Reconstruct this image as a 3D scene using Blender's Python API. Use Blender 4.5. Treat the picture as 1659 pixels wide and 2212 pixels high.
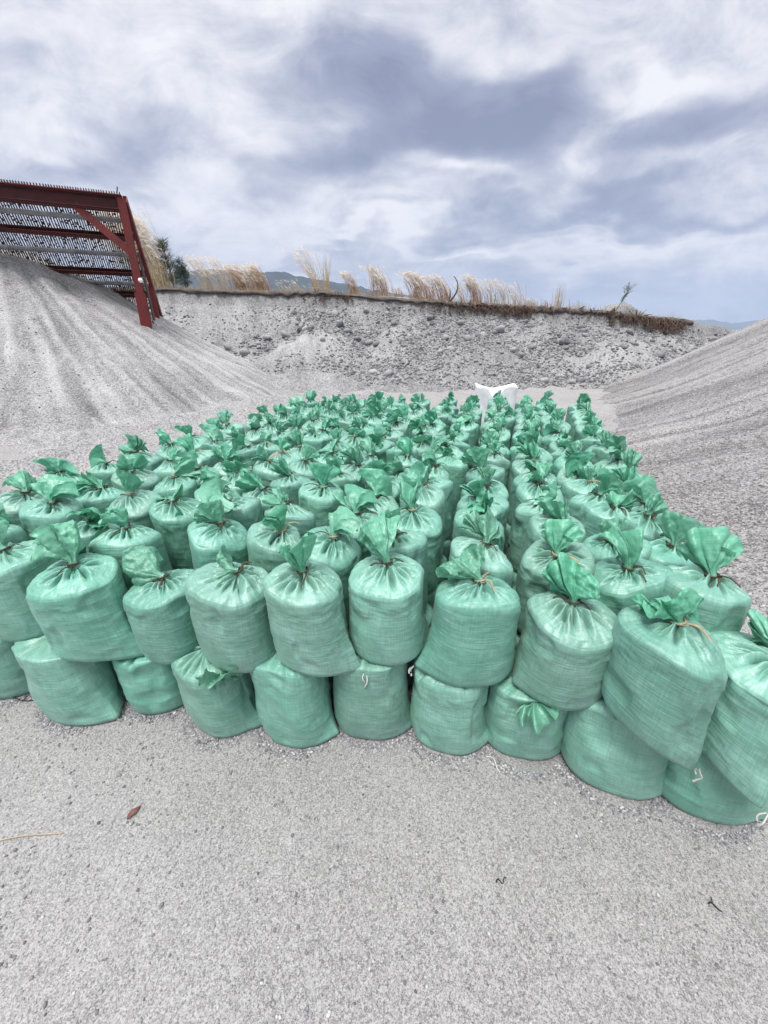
import bpy, math, random
import numpy as np
from mathutils import Vector, Matrix

# ------------------------------------------------------------------ clearing
for o in list(bpy.data.objects):
    bpy.data.objects.remove(o, do_unlink=True)
scene = bpy.context.scene
COL = scene.collection
R = math.radians
PITCH = 24.7
CAM_H = 1.6

# ------------------------------------------------------------------ camera
cam_d = bpy.data.cameras.new("camera")
cam_d.sensor_fit = 'HORIZONTAL'
cam_d.sensor_width = 26.0
cam_d.lens = 13.0
cam_d.clip_start = 0.05
cam_d.clip_end = 40000
cam = bpy.data.objects.new("camera", cam_d)
COL.objects.link(cam)
cam.location = (0, 0, CAM_H)
cam.rotation_euler = (R(90 - PITCH), 0, 0)
scene.camera = cam
scene.render.resolution_x = 768
scene.render.resolution_y = 1024

# ------------------------------------------------------------------ exposure
scene.view_settings.view_transform = 'Standard'
scene.view_settings.look = 'None'
scene.view_settings.exposure = 0.25
scene.view_settings.gamma = 1.0
scene.view_settings.use_curve_mapping = False

# ------------------------------------------------------------------ sun (soft, behind thin cloud)
SUN_EL, SUN_AZ = 70.0, 235.0      # azimuth measured from +X towards +Y (sun stands high, behind the viewer)
sd = bpy.data.lights.new("sun", 'SUN')
sd.energy = 3.5
sd.angle = R(22)
sd.color = (1.0, 0.975, 0.94)
sun = bpy.data.objects.new("sun", sd)
COL.objects.link(sun)
sv = Vector((math.cos(R(SUN_EL)) * math.cos(R(SUN_AZ)), math.cos(R(SUN_EL)) * math.sin(R(SUN_AZ)), math.sin(R(SUN_EL))))
sun.rotation_euler = sv.to_track_quat('Z', 'Y').to_euler()


# ------------------------------------------------------------------ node helper
class NT:
    def __init__(self, tree):
        self.t = tree
        self.n = tree.nodes
        self.l = tree.links

    def new(self, typ, **kw):
        nd = self.n.new(typ)
        for k, v in kw.items():
            setattr(nd, k, v)
        return nd

    def put(self, sock, v):
        if v is None:
            return
        if hasattr(v, 'is_output'):
            self.l.new(v, sock)
        else:
            if hasattr(sock.default_value, '__len__') and not hasattr(v, '__len__'):
                v = [v] * len(sock.default_value)
            if hasattr(v, '__len__') and hasattr(sock.default_value, '__len__') and len(v) == 3 and len(sock.default_value) == 4:
                v = list(v) + [1.0]
            sock.default_value = v

    def math(self, op, a, b=None, c=None, clamp=False):
        nd = self.new('ShaderNodeMath', operation=op)
        nd.use_clamp = clamp
        self.put(nd.inputs[0], a)
        self.put(nd.inputs[1], b)
        self.put(nd.inputs[2], c)
        return nd.outputs[0]

    def mix(self, f, a, b, mode='MIX'):
        nd = self.new('ShaderNodeMix', data_type='RGBA', blend_type=mode)
        self.put(nd.inputs[0], f)
        self.put(nd.inputs[6], a)
        self.put(nd.inputs[7], b)
        return nd.outputs[2]

    def noise(self, vec, scale, detail=3, rough=0.55, dist=0.0):
        nd = self.new('ShaderNodeTexNoise')
        if vec is not None:
            self.l.new(vec, nd.inputs['Vector'])
        nd.inputs['Scale'].default_value = scale
        nd.inputs['Detail'].default_value = detail
        nd.inputs['Roughness'].default_value = rough
        nd.inputs['Distortion'].default_value = dist
        return nd.outputs['Fac']

    def voro(self, vec, scale, feature='F1', out='Color', rnd=1.0):
        nd = self.new('ShaderNodeTexVoronoi', feature=feature)
        if vec is not None:
            self.l.new(vec, nd.inputs['Vector'])
        nd.inputs['Scale'].default_value = scale
        nd.inputs['Randomness'].default_value = rnd
        return nd.outputs[out]

    def ramp(self, f, stops, interp='LINEAR'):
        nd = self.new('ShaderNodeValToRGB')
        nd.color_ramp.interpolation = interp
        el = nd.color_ramp.elements
        while len(el) < len(stops):
            el.new(0.5)
        for e, (p, c) in zip(el, stops):
            e.position = p
            if not hasattr(c, '__len__'):
                c = (c, c, c)
            e.color = (*c[:3], 1)
        self.put(nd.inputs[0], f)
        return nd.outputs[0]

    def maprange(self, f, a, b, c=0.0, d=1.0, smooth=False):
        nd = self.new('ShaderNodeMapRange')
        nd.interpolation_type = 'SMOOTHSTEP' if smooth else 'LINEAR'
        self.put(nd.inputs[0], f)
        for i, v in enumerate((a, b, c, d)):
            nd.inputs[i + 1].default_value = v
        return nd.outputs[0]

    def mapping(self, vec, scale=(1, 1, 1), loc=(0, 0, 0), rot=(0, 0, 0)):
        nd = self.new('ShaderNodeMapping')
        self.l.new(vec, nd.inputs[0])
        nd.inputs['Location'].default_value = loc
        nd.inputs['Rotation'].default_value = rot
        nd.inputs['Scale'].default_value = scale
        return nd.outputs[0]

    def bump(self, h, strength=0.3, distance=0.01, normal=None):
        nd = self.new('ShaderNodeBump')
        nd.inputs['Strength'].default_value = strength
        nd.inputs['Distance'].default_value = distance
        self.put(nd.inputs['Height'], h)
        if normal is not None:
            self.l.new(normal, nd.inputs['Normal'])
        return nd.outputs[0]


def rayq(px, py):
    """direction (x/forward, up/forward) of a point of the view"""
    x = (px - 829.5) / 829.5
    v = (1106 - py) / 829.5
    c, s = math.cos(R(PITCH)), math.sin(R(PITCH))
    fw = c + v * s
    return x / fw, (v * c - s) / fw, fw


# ------------------------------------------------------------------ world: Nishita sky under broken cloud
world = bpy.data.worlds.new("World")
scene.world = world
world.use_nodes = True
W = NT(world.node_tree)
for nd in list(W.n):
    W.n.remove(nd)
sky = W.new('ShaderNodeTexSky', sky_type='NISHITA')
sky.sun_disc = False
sky.sun_elevation = R(SUN_EL)
sky.sun_rotation = R(90 - SUN_AZ)
sky.dust_density = 2.0
tc = W.new('ShaderNodeTexCoord')
sep = W.new('ShaderNodeSeparateXYZ')
W.l.new(tc.outputs['Generated'], sep.inputs[0])
dx, dy, dz = sep.outputs
zz = W.math('ADD', W.math('MAXIMUM', dz, 0.0), 0.16)
cx = W.math('DIVIDE', dx, zz)
cy = W.math('DIVIDE', dy, zz)
comb = W.new('ShaderNodeCombineXYZ')
W.l.new(cx, comb.inputs[0]); W.l.new(cy, comb.inputs[1])
q = comb.outputs[0]
wn = W.new('ShaderNodeTexNoise'); wn.inputs['Scale'].default_value = 1.6; wn.inputs['Detail'].default_value = 3
W.l.new(q, wn.inputs['Vector'])
wsub = W.new('ShaderNodeVectorMath', operation='SUBTRACT'); W.l.new(wn.outputs['Color'], wsub.inputs[0]); wsub.inputs[1].default_value = (.5, .5, .5)
# gnomonic coordinates on the northern half of the sky for the individual clouds
yy = W.math('MAXIMUM', dy, 0.05)
gx = W.math('DIVIDE', dx, yy); gz = W.math('DIVIDE', dz, yy)
comb2 = W.new('ShaderNodeCombineXYZ'); W.l.new(gx, comb2.inputs[0]); W.l.new(gz, comb2.inputs[1])
wsc = W.new('ShaderNodeVectorMath', operation='SCALE'); W.l.new(wsub.outputs[0], wsc.inputs[0]); wsc.inputs[3].default_value = 0.34
wadd = W.new('ShaderNodeVectorMath', operation='ADD'); W.l.new(comb2.outputs[0], wadd.inputs[0]); W.l.new(wsc.outputs[0], wadd.inputs[1])
g = wadd.outputs[0]
BLOBS = [(930, 215, 300, 95, .95), (700, 330, 190, 70, .75), (1050, 300, 220, 70, .5), (1570, 240, 190, 85, .78), (320, 280, 180, 90, .55),
         (1400, 430, 330, 50, .62), (860, 405, 150, 32, .35), (1050, 480, 330, 26, .38), (70, 110, 170, 70, .30),
         (1180, 180, 120, 60, .35), (620, 560, 260, 30, .35), (1250, 620, 320, 40, .30), (60, 300, 150, 60, .25),
         (150, 215, 180, 28, -.25), (1460, 110, 120, 60, -.6), (1290, 290, 60, 60, -.55), (1020, 385, 130, 28, -.6),
         (780, 520, 110, 22, -.55), (1480, 520, 220, 26, -.45), (480, 200, 100, 60, -.35), (560, 90, 120, 60, -.25), (1100, 90, 160, 40, -.3), (450, 320, 60, 60, -.3),
         (1000, 545, 120, 16, -.4), (1300, 480, 200, 14, -.3)]
acc = None
for (bx, by, rx, ry, amp) in BLOBS:
    X, Z, fw = rayq(bx, by)
    mp = W.mapping(g, scale=(829.5 * fw / rx, 829.5 * fw * fw / ry, 1), loc=(-X * 829.5 * fw / rx, -Z * 829.5 * fw * fw / ry, 0))
    dt = W.new('ShaderNodeVectorMath', operation='DOT_PRODUCT'); W.l.new(mp, dt.inputs[0]); W.l.new(mp, dt.inputs[1])
    e = W.math('EXPONENT', W.math('MULTIPLY', dt.outputs['Value'], -1.0))
    e = W.math('MULTIPLY', e, amp)
    acc = e if acc is None else W.math('ADD', acc, e)
qn = W.noise(W.mapping(comb2.outputs[0], scale=(1, 1.7, 1), loc=(7.3, 2.2, 0)), 1.5, 7, 0.58, 0.3)
qn2 = W.noise(W.mapping(comb2.outputs[0], scale=(1, 1.9, 1), loc=(3.1, 1.7, 0)), 5.2, 9, 0.66, 0.5)
dark = W.math('ADD', W.math('MULTIPLY', acc, 0.72), W.math('MULTIPLY', W.math('SUBTRACT', qn, 0.5), 1.0))
dark = W.math('ADD', dark, W.math('MULTIPLY', W.math('SUBTRACT', qn2, 0.5), 1.0))
dark = W.math('ADD', dark, W.math('MULTIPLY', W.math('SUBTRACT', W.noise(W.mapping(comb2.outputs[0], scale=(1, 1.6, 1), loc=(1.1, 5.2, 0)), 13.0, 6, 0.62, 0.3), 0.5), 0.30))
dark = W.math('ADD', dark, 0.22)
cloud = W.ramp(dark, [(0.0, (0.86, 0.85, 0.87)), (0.20, (0.71, 0.71, 0.76)), (0.42, (0.49, 0.51, 0.595)), (0.66, (0.31, 0.335, 0.45)), (1.0, (0.20, 0.222, 0.33))])
# thin gaps let the blue of the real sky through, more towards the horizon
skyc = W.mix(1.0, sky.outputs[0], (0.085, 0.085, 0.085, 1), 'MULTIPLY')
low = W.maprange(dz, 0.0, 0.35, 1.0, 0.0)
gap = W.math('MULTIPLY', W.maprange(qn2, 0.45, 0.7, 0.05, 0.45, True), W.math('ADD', W.math('MULTIPLY', low, 0.30), 0.20))
col = W.mix(gap, cloud, skyc)
# overcast vault: the zenith is the brightest part of such a sky
zen = W.maprange(dz, 0.62, 1.0, 1.0, 3.4)
colz = W.new('ShaderNodeVectorMath', operation='SCALE'); W.l.new(col, colz.inputs[0]); W.l.new(zen, colz.inputs[3])
bg = W.new('ShaderNodeBackground'); W.l.new(colz.outputs[0], bg.inputs[0]); bg.inputs[1].default_value = 1.0
wo = W.new('ShaderNodeOutputWorld'); W.l.new(bg.outputs[0], wo.inputs[0])


# ------------------------------------------------------------------ noise in numpy
def _hash(ix, iy, seed):
    h = (ix.astype(np.int64) * 374761393 + iy.astype(np.int64) * 668265263 + seed * 1442695041) & 0xFFFFFFFF
    h = ((h ^ (h >> 13)) * 1274126177) & 0xFFFFFFFF
    h = (h ^ (h >> 16)) & 0xFFFFFFFF
    return h.astype(np.float64) / 4294967295.0


def vn(x, y, seed=0):
    x = np.asarray(x, float); y = np.asarray(y, float)
    x, y = np.broadcast_arrays(x, y)
    ix, iy = np.floor(x), np.floor(y)
    fx, fy = x - ix, y - iy
    fx = fx * fx * fx * (fx * (fx * 6 - 15) + 10); fy = fy * fy * fy * (fy * (fy * 6 - 15) + 10)
    a = _hash(ix, iy, seed); b = _hash(ix + 1, iy, seed); c = _hash(ix, iy + 1, seed); d = _hash(ix + 1, iy + 1, seed)
    return (a * (1 - fx) + b * fx) * (1 - fy) + (c * (1 - fx) + d * fx) * fy - 0.5


def fbm(x, y, seed=0, oct=4, gain=0.5):
    s = 0; a = 1; f = 1
    for k in range(oct):
        s = s + a * vn(np.asarray(x) * f + 17.3 * k, np.asarray(y) * f + 5.1 * k, seed + k * 31)
        a *= gain; f *= 2.03
    return s


def sstep(a, b, x):
    t = np.clip((x - a) / (b - a), 0, 1)
    return t * t * (3 - 2 * t)


def smax(a, b, k):
    h = np.clip(0.5 + 0.5 * (a - b) / k, 0, 1)
    return b * (1 - h) + a * h + k * h * (1 - h)


# ------------------------------------------------------------------ mesh helpers
def mesh_np(name, V, F, smooth=True, uv=None, attrs=None, mat=None):
    """V (n,3); F (m,3) or (m,4) int"""
    me = bpy.data.meshes.new(name)
    V = np.ascontiguousarray(V, dtype=np.float32); F = np.ascontiguousarray(F, dtype=np.int32)
    k = F.shape[1]
    me.vertices.add(len(V)); me.vertices.foreach_set('co', V.ravel())
    me.loops.add(F.size); me.loops.foreach_set('vertex_index', F.ravel())
    me.polygons.add(len(F)); me.polygons.foreach_set('loop_start', np.arange(len(F), dtype=np.int32) * k)
    try:
        me.polygons.foreach_set('loop_total', np.full(len(F), k, dtype=np.int32))
    except Exception:
        pass
    me.update(calc_edges=True)
    me.polygons.foreach_set('use_smooth', np.full(len(F), smooth, dtype=bool))
    if uv is not None:
        l = me.uv_layers.new(name='UVMap')
        l.data.foreach_set('uv', np.ascontiguousarray(uv[F.ravel()], dtype=np.float32).ravel())
    if attrs:
        for an, av in attrs.items():
            at = me.attributes.new(an, 'FLOAT', 'POINT')
            at.data.foreach_set('value', np.ascontiguousarray(av, dtype=np.float32))
    if mat is not None:
        me.materials.append(mat)
    me.validate()
    return me


def grid_faces(nr, nc, wrap=False):
    r = np.arange(nr - 1)[:, None]
    c = np.arange(nc if wrap else nc - 1)[None]
    c2 = (c + 1) % nc
    return np.stack([r * nc + c, r * nc + c2, (r + 1) * nc + c2, (r + 1) * nc + c], -1).reshape(-1, 4)


def link(o, parent=None):
    COL.objects.link(o)
    if parent is not None:
        o.parent = parent
    return o


def obj(name, me, parent=None):
    return link(bpy.data.objects.new(name, me), parent)


def tag(o, label=None, cat=None, group=None, kind=None):
    if label: o['label'] = label
    if cat: o['category'] = cat
    if group: o['group'] = group
    if kind: o['kind'] = kind
    return o


def thing(name, label, cat, loc=(0, 0, 0), rz=0, group=None):
    o = bpy.data.objects.new(name, None)
    o.empty_display_size = 0.1
    COL.objects.link(o)
    o.location = loc; o.rotation_euler = (0, 0, rz)
    return tag(o, label, cat, group)


class MB:
    """collects boxes and tubes into one mesh"""
    def __init__(self):
        self.V = []; self.F = []; self.n = 0

    def add(self, V, F):
        self.V.append(np.asarray(V, float)); self.F.append(np.asarray(F, int) + self.n); self.n += len(V)

    def box(self, p0, p1, w, h, up=(0, 0, 1), off=(0, 0)):
        """bar from p0 to p1 with width w (sideways) and height h (along up)"""
        p0 = np.array(p0, float); p1 = np.array(p1, float)
        d = p1 - p0; d /= np.linalg.norm(d)
        up = np.array(up, float)
        s = np.cross(d, up); s /= np.linalg.norm(s)
        u = np.cross(s, d)
        o = s * off[0] + u * off[1]
        V = [p + o + s * a * w / 2 + u * b * h / 2 for p in (p0, p1) for a, b in ((-1, -1), (1, -1), (1, 1), (-1, 1))]
        self.add(V, [(3, 2, 1, 0), (4, 5, 6, 7), (0, 1, 5, 4), (1, 2, 6, 5), (2, 3, 7, 6), (3, 0, 4, 7)])

    def channel(self, p0, p1, w, h, t, up=(0, 0, 1), side=1):
        """C-section: web plus two flanges"""
        self.box(p0, p1, t, h - 2 * t, up, (side * (w / 2 - t / 2), 0))
        self.box(p0, p1, w, t, up, (0, h / 2 - t / 2))
        self.box(p0, p1, w, t, up, (0, -h / 2 + t / 2))

    def ibeam(self, p0, p1, w, h, t, up=(0, 0, 1)):
        self.box(p0, p1, t, h - 2 * t, up)
        self.box(p0, p1, w, t, up, (0, h / 2 - t / 2))
        self.box(p0, p1, w, t, up, (0, -h / 2 + t / 2))

    def tube(self, pts, rad, n=8, cap=True):
        pts = np.asarray(pts, float); m = len(pts)
        rad = np.broadcast_to(np.asarray(rad, float), (m,))
        T = np.gradient(pts, axis=0); T /= (np.linalg.norm(T, axis=1, keepdims=True) + 1e-12)
        ref = np.array((0.31, 0.17, 0.93)) if abs(T[0, 2]) < .9 else np.array((1., .1, 0))
        A = np.cross(T, ref); A /= (np.linalg.norm(A, axis=1, keepdims=True) + 1e-12)
        B = np.cross(T, A)
        th = np.arange(n) * 2 * math.pi / n
        V = pts[:, None] + rad[:, None, None] * (np.cos(th)[None, :, None] * A[:, None] + np.sin(th)[None, :, None] * B[:, None])
        self.add(V.reshape(-1, 3), grid_faces(m, n, True))

    def ribbon(self, pts, side, w):
        """thin tapering blade; quads"""
        pts = np.asarray(pts, float); m = len(pts)
        w = np.broadcast_to(np.asarray(w, float), (m,))
        side = np.asarray(side, float); side = side / np.linalg.norm(side)
        V = np.concatenate([pts - side * w[:, None] / 2, pts + side * w[:, None] / 2])
        i = np.arange(m - 1)
        self.add(V, np.stack([i, i + 1, m + i + 1, m + i], -1))

    def mesh(self, name, mat=None, smooth=False):
        return mesh_np(name, np.concatenate(self.V), np.concatenate(self.F), smooth, mat=mat)


# ------------------------------------------------------------------ materials
def new_mat(name):
    m = bpy.data.materials.new(name)
    m.use_nodes = True
    t = NT(m.node_tree)
    for nd in list(t.n):
        t.n.remove(nd)
    out = t.new('ShaderNodeOutputMaterial')
    return m, t, out


def principled(t, col, rough=0.8, spec=0.3, normal=None, **kw):
    p = t.new('ShaderNodeBsdfPrincipled')
    t.put(p.inputs['Base Color'], col)
    t.put(p.inputs['Roughness'], rough)
    p.inputs['Specular IOR Level'].default_value = spec
    if normal is not None:
        t.l.new(normal, p.inputs['Normal'])
    for k, v in kw.items():
        t.put(p.inputs[k], v)
    return p


def simple(name, col, rough=0.7, spec=0.3, var=0.15, scale=8, metallic=0.0, bump=0.0):
    m, t, out = new_mat(name)
    tcn = t.new('ShaderNodeTexCoord').outputs['Object']
    f = t.noise(tcn, scale, 4)
    a = tuple(c * (1 - var) for c in col); b = tuple(min(1, c * (1 + var)) for c in col)
    c = t.ramp(f, [(0.3, a), (0.7, b)])
    nrm = t.bump(t.noise(tcn, scale * 4, 3), bump, 0.01) if bump else None
    p = principled(t, c, rough, spec, nrm, Metallic=metallic)
    t.l.new(p.outputs[0], out.inputs[0])
    return m


def sand_material(name, lo, hi, grain=150, dark=0.5, streak=False, coarse=0.0, tint=(1, 1, 1), stones=0.0):
    """dry grey sand and grit: speckle of pale and dark grains in several sizes"""
    m, t, out = new_mat(name)
    geo = t.new('ShaderNodeNewGeometry').outputs['Position']
    big = t.noise(geo, 0.8, 5, 0.6)
    mid = t.noise(geo, 5.0, 5, 0.6)
    g1 = t.voro(geo, grain)
    s1 = t.new('ShaderNodeSeparateColor'); t.l.new(g1, s1.inputs[0])
    g2 = t.voro(geo, grain * 0.42)
    s2 = t.new('ShaderNodeSeparateColor'); t.l.new(g2, s2.inputs[0])
    nz = t.noise(geo, grain * 0.45, 3, 0.8)
    f = t.math('ADD', t.math('MULTIPLY', s1.outputs[0], 0.34), t.math('MULTIPLY', s2.outputs[1], 0.26))
    f = t.math('ADD', f, t.math('MULTIPLY', nz, 0.40))
    f = t.math('ADD', f, t.math('MULTIPLY', t.math('SUBTRACT', big, 0.5), 0.24))
    f = t.math('ADD', f, t.math('MULTIPLY', t.math('SUBTRACT', mid, 0.5), 0.14))
    if streak:
        at = t.new('ShaderNodeAttribute', attribute_name='streak').outputs['Fac']
        f = t.math('ADD', f, t.math('MULTIPLY', at, 0.20))
    lo = tuple(a * b for a, b in zip(lo, tint)); hi = tuple(a * b for a, b in zip(hi, tint))
    md = tuple((a + b) / 2 * 1.03 for a, b in zip(lo, hi))
    c = t.ramp(f, [(0.22, tuple(x * dark for x in lo)), (0.40, lo), (0.52, md), (0.68, hi), (0.85, tuple(min(.85, x * 1.25) for x in hi))])
    # scattered dark grains
    dk = t.voro(geo, grain * 0.55, 'F1', 'Distance')
    sd_ = t.new('ShaderNodeSeparateColor'); t.l.new(t.voro(geo, grain * 0.55), sd_.inputs[0])
    pick = t.math('MULTIPLY', t.math('GREATER_THAN', sd_.outputs[2], 0.88), t.math('LESS_THAN', dk, 0.38))
    c = t.mix(t.math('MULTIPLY', pick, 0.55 + coarse * 0.2), c, (0.10, 0.10, 0.105, 1))
    h = t.math('ADD', t.math('MULTIPLY', s2.outputs[0], 0.5), t.math('MULTIPLY', nz, 1.0))
    h = t.math('ADD', h, t.math('MULTIPLY', mid, 1.6))
    nrm = t.bump(h, 0.55, 0.008 + coarse * 0.02)
    p = principled(t, c, 0.92, 0.2, nrm)
    t.l.new(p.outputs[0], out.inputs[0])
    return m


def sack_material(name, tuft=False):
    """woven polypropylene, mint green"""
    m, t, out = new_mat(name)
    uv = t.new('ShaderNodeUVMap').outputs[0]
    oi = t.new('ShaderNodeObjectInfo').outputs['Random']
    ob = t.new('ShaderNodeTexCoord').outputs['Object']
    sp = t.new('ShaderNodeSeparateXYZ'); t.l.new(uv, sp.inputs[0])
    # tapes of the weave: faint lines both ways
    cu = t.new('ShaderNodeCombineXYZ'); t.put(cu.inputs[0], t.math('MULTIPLY', sp.outputs[0], 230)); t.put(cu.inputs[1], t.math('MULTIPLY', sp.outputs[1], 9))
    cv = t.new('ShaderNodeCombineXYZ'); t.put(cv.inputs[0], t.math('MULTIPLY', sp.outputs[0], 9)); t.put(cv.inputs[1], t.math('MULTIPLY', sp.outputs[1], 260))
    lu = t.noise(cu.outputs[0], 1.0, 2, 0.7)
    lv = t.noise(cv.outputs[0], 1.0, 2, 0.7)
    blot = t.noise(ob, 9.0, 4, 0.6)
    dust = t.noise(ob, 3.4, 4, 0.6)
    f = t.math('ADD', t.math('MULTIPLY', lu, 0.34), t.math('MULTIPLY', lv, 0.36))
    f = t.math('ADD', f, t.math('MULTIPLY', blot, 0.42))
    if tuft:
        base = t.ramp(f, [(0.36, (0.060, 0.300, 0.160)), (0.60, (0.150, 0.430, 0.290)), (0.78, (0.30, 0.57, 0.46))])
    else:
        base = t.ramp(f, [(0.36, (0.078, 0.212, 0.150)), (0.58, (0.150, 0.345, 0.260)), (0.76, (0.275, 0.49, 0.41))])
        # pale grit dust lying in patches
        base = t.mix(t.maprange(dust, 0.55, 0.78, 0.0, 0.28, True), base, (0.34, 0.49, 0.445, 1))
    base = t.mix(t.maprange(oi, 0, 1, 0.0, 0.30), base, t.mix(0.5, base, (0.07, 0.32, 0.26, 1)))
    oi2 = t.math('FRACT', t.math('MULTIPLY', oi, 7.31))
    br = t.maprange(oi2, 0, 1, 0.86, 1.10)
    hs = t.new('ShaderNodeHueSaturation'); t.put(hs.inputs['Value'], br); t.put(hs.inputs['Saturation'], t.maprange(t.math('FRACT', t.math('MULTIPLY', oi, 13.7)), 0, 1, .88, 1.05)); t.put(hs.inputs['Color'], base)
    base = hs.outputs[0]
    # horizontal crinkles where the cloth is pulled round the fill
    cw = t.new('ShaderNodeCombineXYZ'); t.put(cw.inputs[0], t.math('MULTIPLY', sp.outputs[0], 6)); t.put(cw.inputs[1], t.math('MULTIPLY', sp.outputs[1], 125))
    t.put(cw.inputs[2], t.math('MULTIPLY', oi, 50))
    crk = t.noise(cw.outputs[0], 1.0, 3, 0.6, 0.3)
    weave = t.math('ADD', lu, lv)
    h = t.math('ADD', t.math('MULTIPLY', crk, 0.50 if not tuft else 0.0), t.math('MULTIPLY', weave, 0.14))
    crum = t.voro(t.mapping(ob, scale=(1, 1, 1)), 34 if tuft else 22, 'F1', 'Distance')
    h = t.math('ADD', h, t.math('MULTIPLY', crum, 0.55 if tuft else 0.12))
    h = t.math('ADD', h, t.math('MULTIPLY', t.noise(ob, 55, 3), 0.35 if tuft else 0.12))
    nrm = t.bump(h, 0.75, 0.006 if not tuft else 0.007)
    p = principled(t, base, 0.38, 0.6, nrm)
    p.inputs['Sheen Weight'].default_value = 0.06
    p.inputs['Sheen Roughness'].default_value = 0.4
    if tuft:
        tr = t.new('ShaderNodeBsdfTranslucent'); t.put(tr.inputs[0], t.mix(0.35, base, (0.08, 0.66, 0.34, 1))); t.l.new(nrm, tr.inputs['Normal'])
        mx = t.new('ShaderNodeMixShader'); mx.inputs[0].default_value = 0.22
        t.l.new(p.outputs[0], mx.inputs[1]); t.l.new(tr.outputs[0], mx.inputs[2])
        t.l.new(mx.outputs[0], out.inputs[0])
    else:
        t.l.new(p.outputs[0], out.inputs[0])
    return m


M_sack = sack_material('woven_green_sack')
M_tuft = sack_material('woven_green_gather', True)
M_ground = sand_material('ground_grit', (0.222, 0.217, 0.211), (0.372, 0.364, 0.354), 420, 0.5)
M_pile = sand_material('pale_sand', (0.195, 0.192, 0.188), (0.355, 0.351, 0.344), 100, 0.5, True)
M_gravel = sand_material('pea_gravel', (0.170, 0.165, 0.161), (0.330, 0.322, 0.315), 100, 0.42, True, 0.6)
M_bank = sand_material('bank_sand', (0.17, 0.169, 0.166), (0.315, 0.312, 0.307), 60, 0.6, True, 0.3)
M_red = None

# ================================================================== SETTING
def red_paint(name, base, rust, metal=0.0):
    m, t, out = new_mat(name)
    ob = t.new('ShaderNodeTexCoord').outputs['Object']
    n = t.noise(ob, 3.0, 6, 0.65)
    n2 = t.noise(t.mapping(ob, scale=(6, 6, 1.2)), 6.0, 5, 0.6)
    c = t.ramp(t.math('ADD', t.math('MULTIPLY', n, 0.6), t.math('MULTIPLY', n2, 0.4)), [(0.35, rust), (0.48, base), (0.75, tuple(x * 1.2 for x in base))])
    p = principled(t, c, 0.6, 0.4, t.bump(n2, 0.3, 0.01))
    t.l.new(p.outputs[0], out.inputs[0])
    return m


M_red = red_paint('red_paint', (0.135, 0.017, 0.016), (0.045, 0.013, 0.012))
M_redd = red_paint('dark_red_paint', (0.065, 0.010, 0.010), (0.028, 0.009, 0.008))
M_pipe = simple('grey_pipe', (0.20, 0.20, 0.21), 0.5, 0.4, 0.3, 5)
M_iron = simple('rusty_iron', (0.045, 0.036, 0.036), 0.8, 0.3, 0.4, 6)
M_brownplate = simple('brown_plate', (0.075, 0.045, 0.04), 0.7, 0.3, 0.3, 4)
M_straw = simple('dry_straw', (0.44, 0.34, 0.21), 0.8, 0.2, 0.3, 14)
M_plume = simple('grass_plume', (0.58, 0.50, 0.40), 0.9, 0.1, 0.2, 9)
M_orange = simple('orange_dry_grass', (0.38, 0.25, 0.155), 0.85, 0.2, 0.3, 6)
M_greengrass = simple('dull_green_grass', (0.12, 0.16, 0.09), 0.85, 0.2, 0.3, 6)
M_shrub = simple('needle_foliage', (0.10, 0.135, 0.105), 0.9, 0.1, 0.3, 6)
M_bark = simple('dead_bark', (0.09, 0.07, 0.06), 0.9, 0.1, 0.4, 12)
M_root = simple('dead_root_mat', (0.105, 0.072, 0.056), 0.95, 0.1, 0.45, 7)
M_soil = simple('dark_topsoil', (0.11, 0.095, 0.085), 0.95, 0.1, 0.35, 5, bump=0.6)
M_tie = simple('brown_tie_twine', (0.07, 0.055, 0.035), 0.8, 0.2, 0.35, 40)
M_tan = simple('tan_tie_strip', (0.27, 0.235, 0.15), 0.6, 0.3, 0.25, 30)
M_thread = simple('white_thread', (0.58, 0.57, 0.53), 0.8, 0.2, 0.1, 40)
M_white = simple('white_bulk_bag_cloth', (0.80, 0.80, 0.82), 0.6, 0.3, 0.05, 10, bump=0.3)
M_leaf = simple('dry_red_leaf', (0.22, 0.10, 0.08), 0.7, 0.3, 0.35, 40)
M_twig = simple('dark_twig', (0.035, 0.028, 0.028), 0.9, 0.1, 0.3, 30)

# ---- bank top line (x, height) and pile functions
RX = np.array([-30, -9.6, -6.5, -2.5, 1.4, 6.25, 9.2, 12.95, 15.6, 19, 24, 40.])
RZ = np.array([3.6, 3.40, 3.31, 3.22, 2.95, 2.71, 2.52, 2.21, 1.70, 1.0, 0.6, 0.5])


def bank_ridge_y(x):
    return 18.5 + 0.5 * vn(x * 0.35, 3.3, 5) + 0.25 * vn(x * 1.3, 1.3, 6) + 0.12 * vn(x * 4, 7.3, 9)


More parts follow.
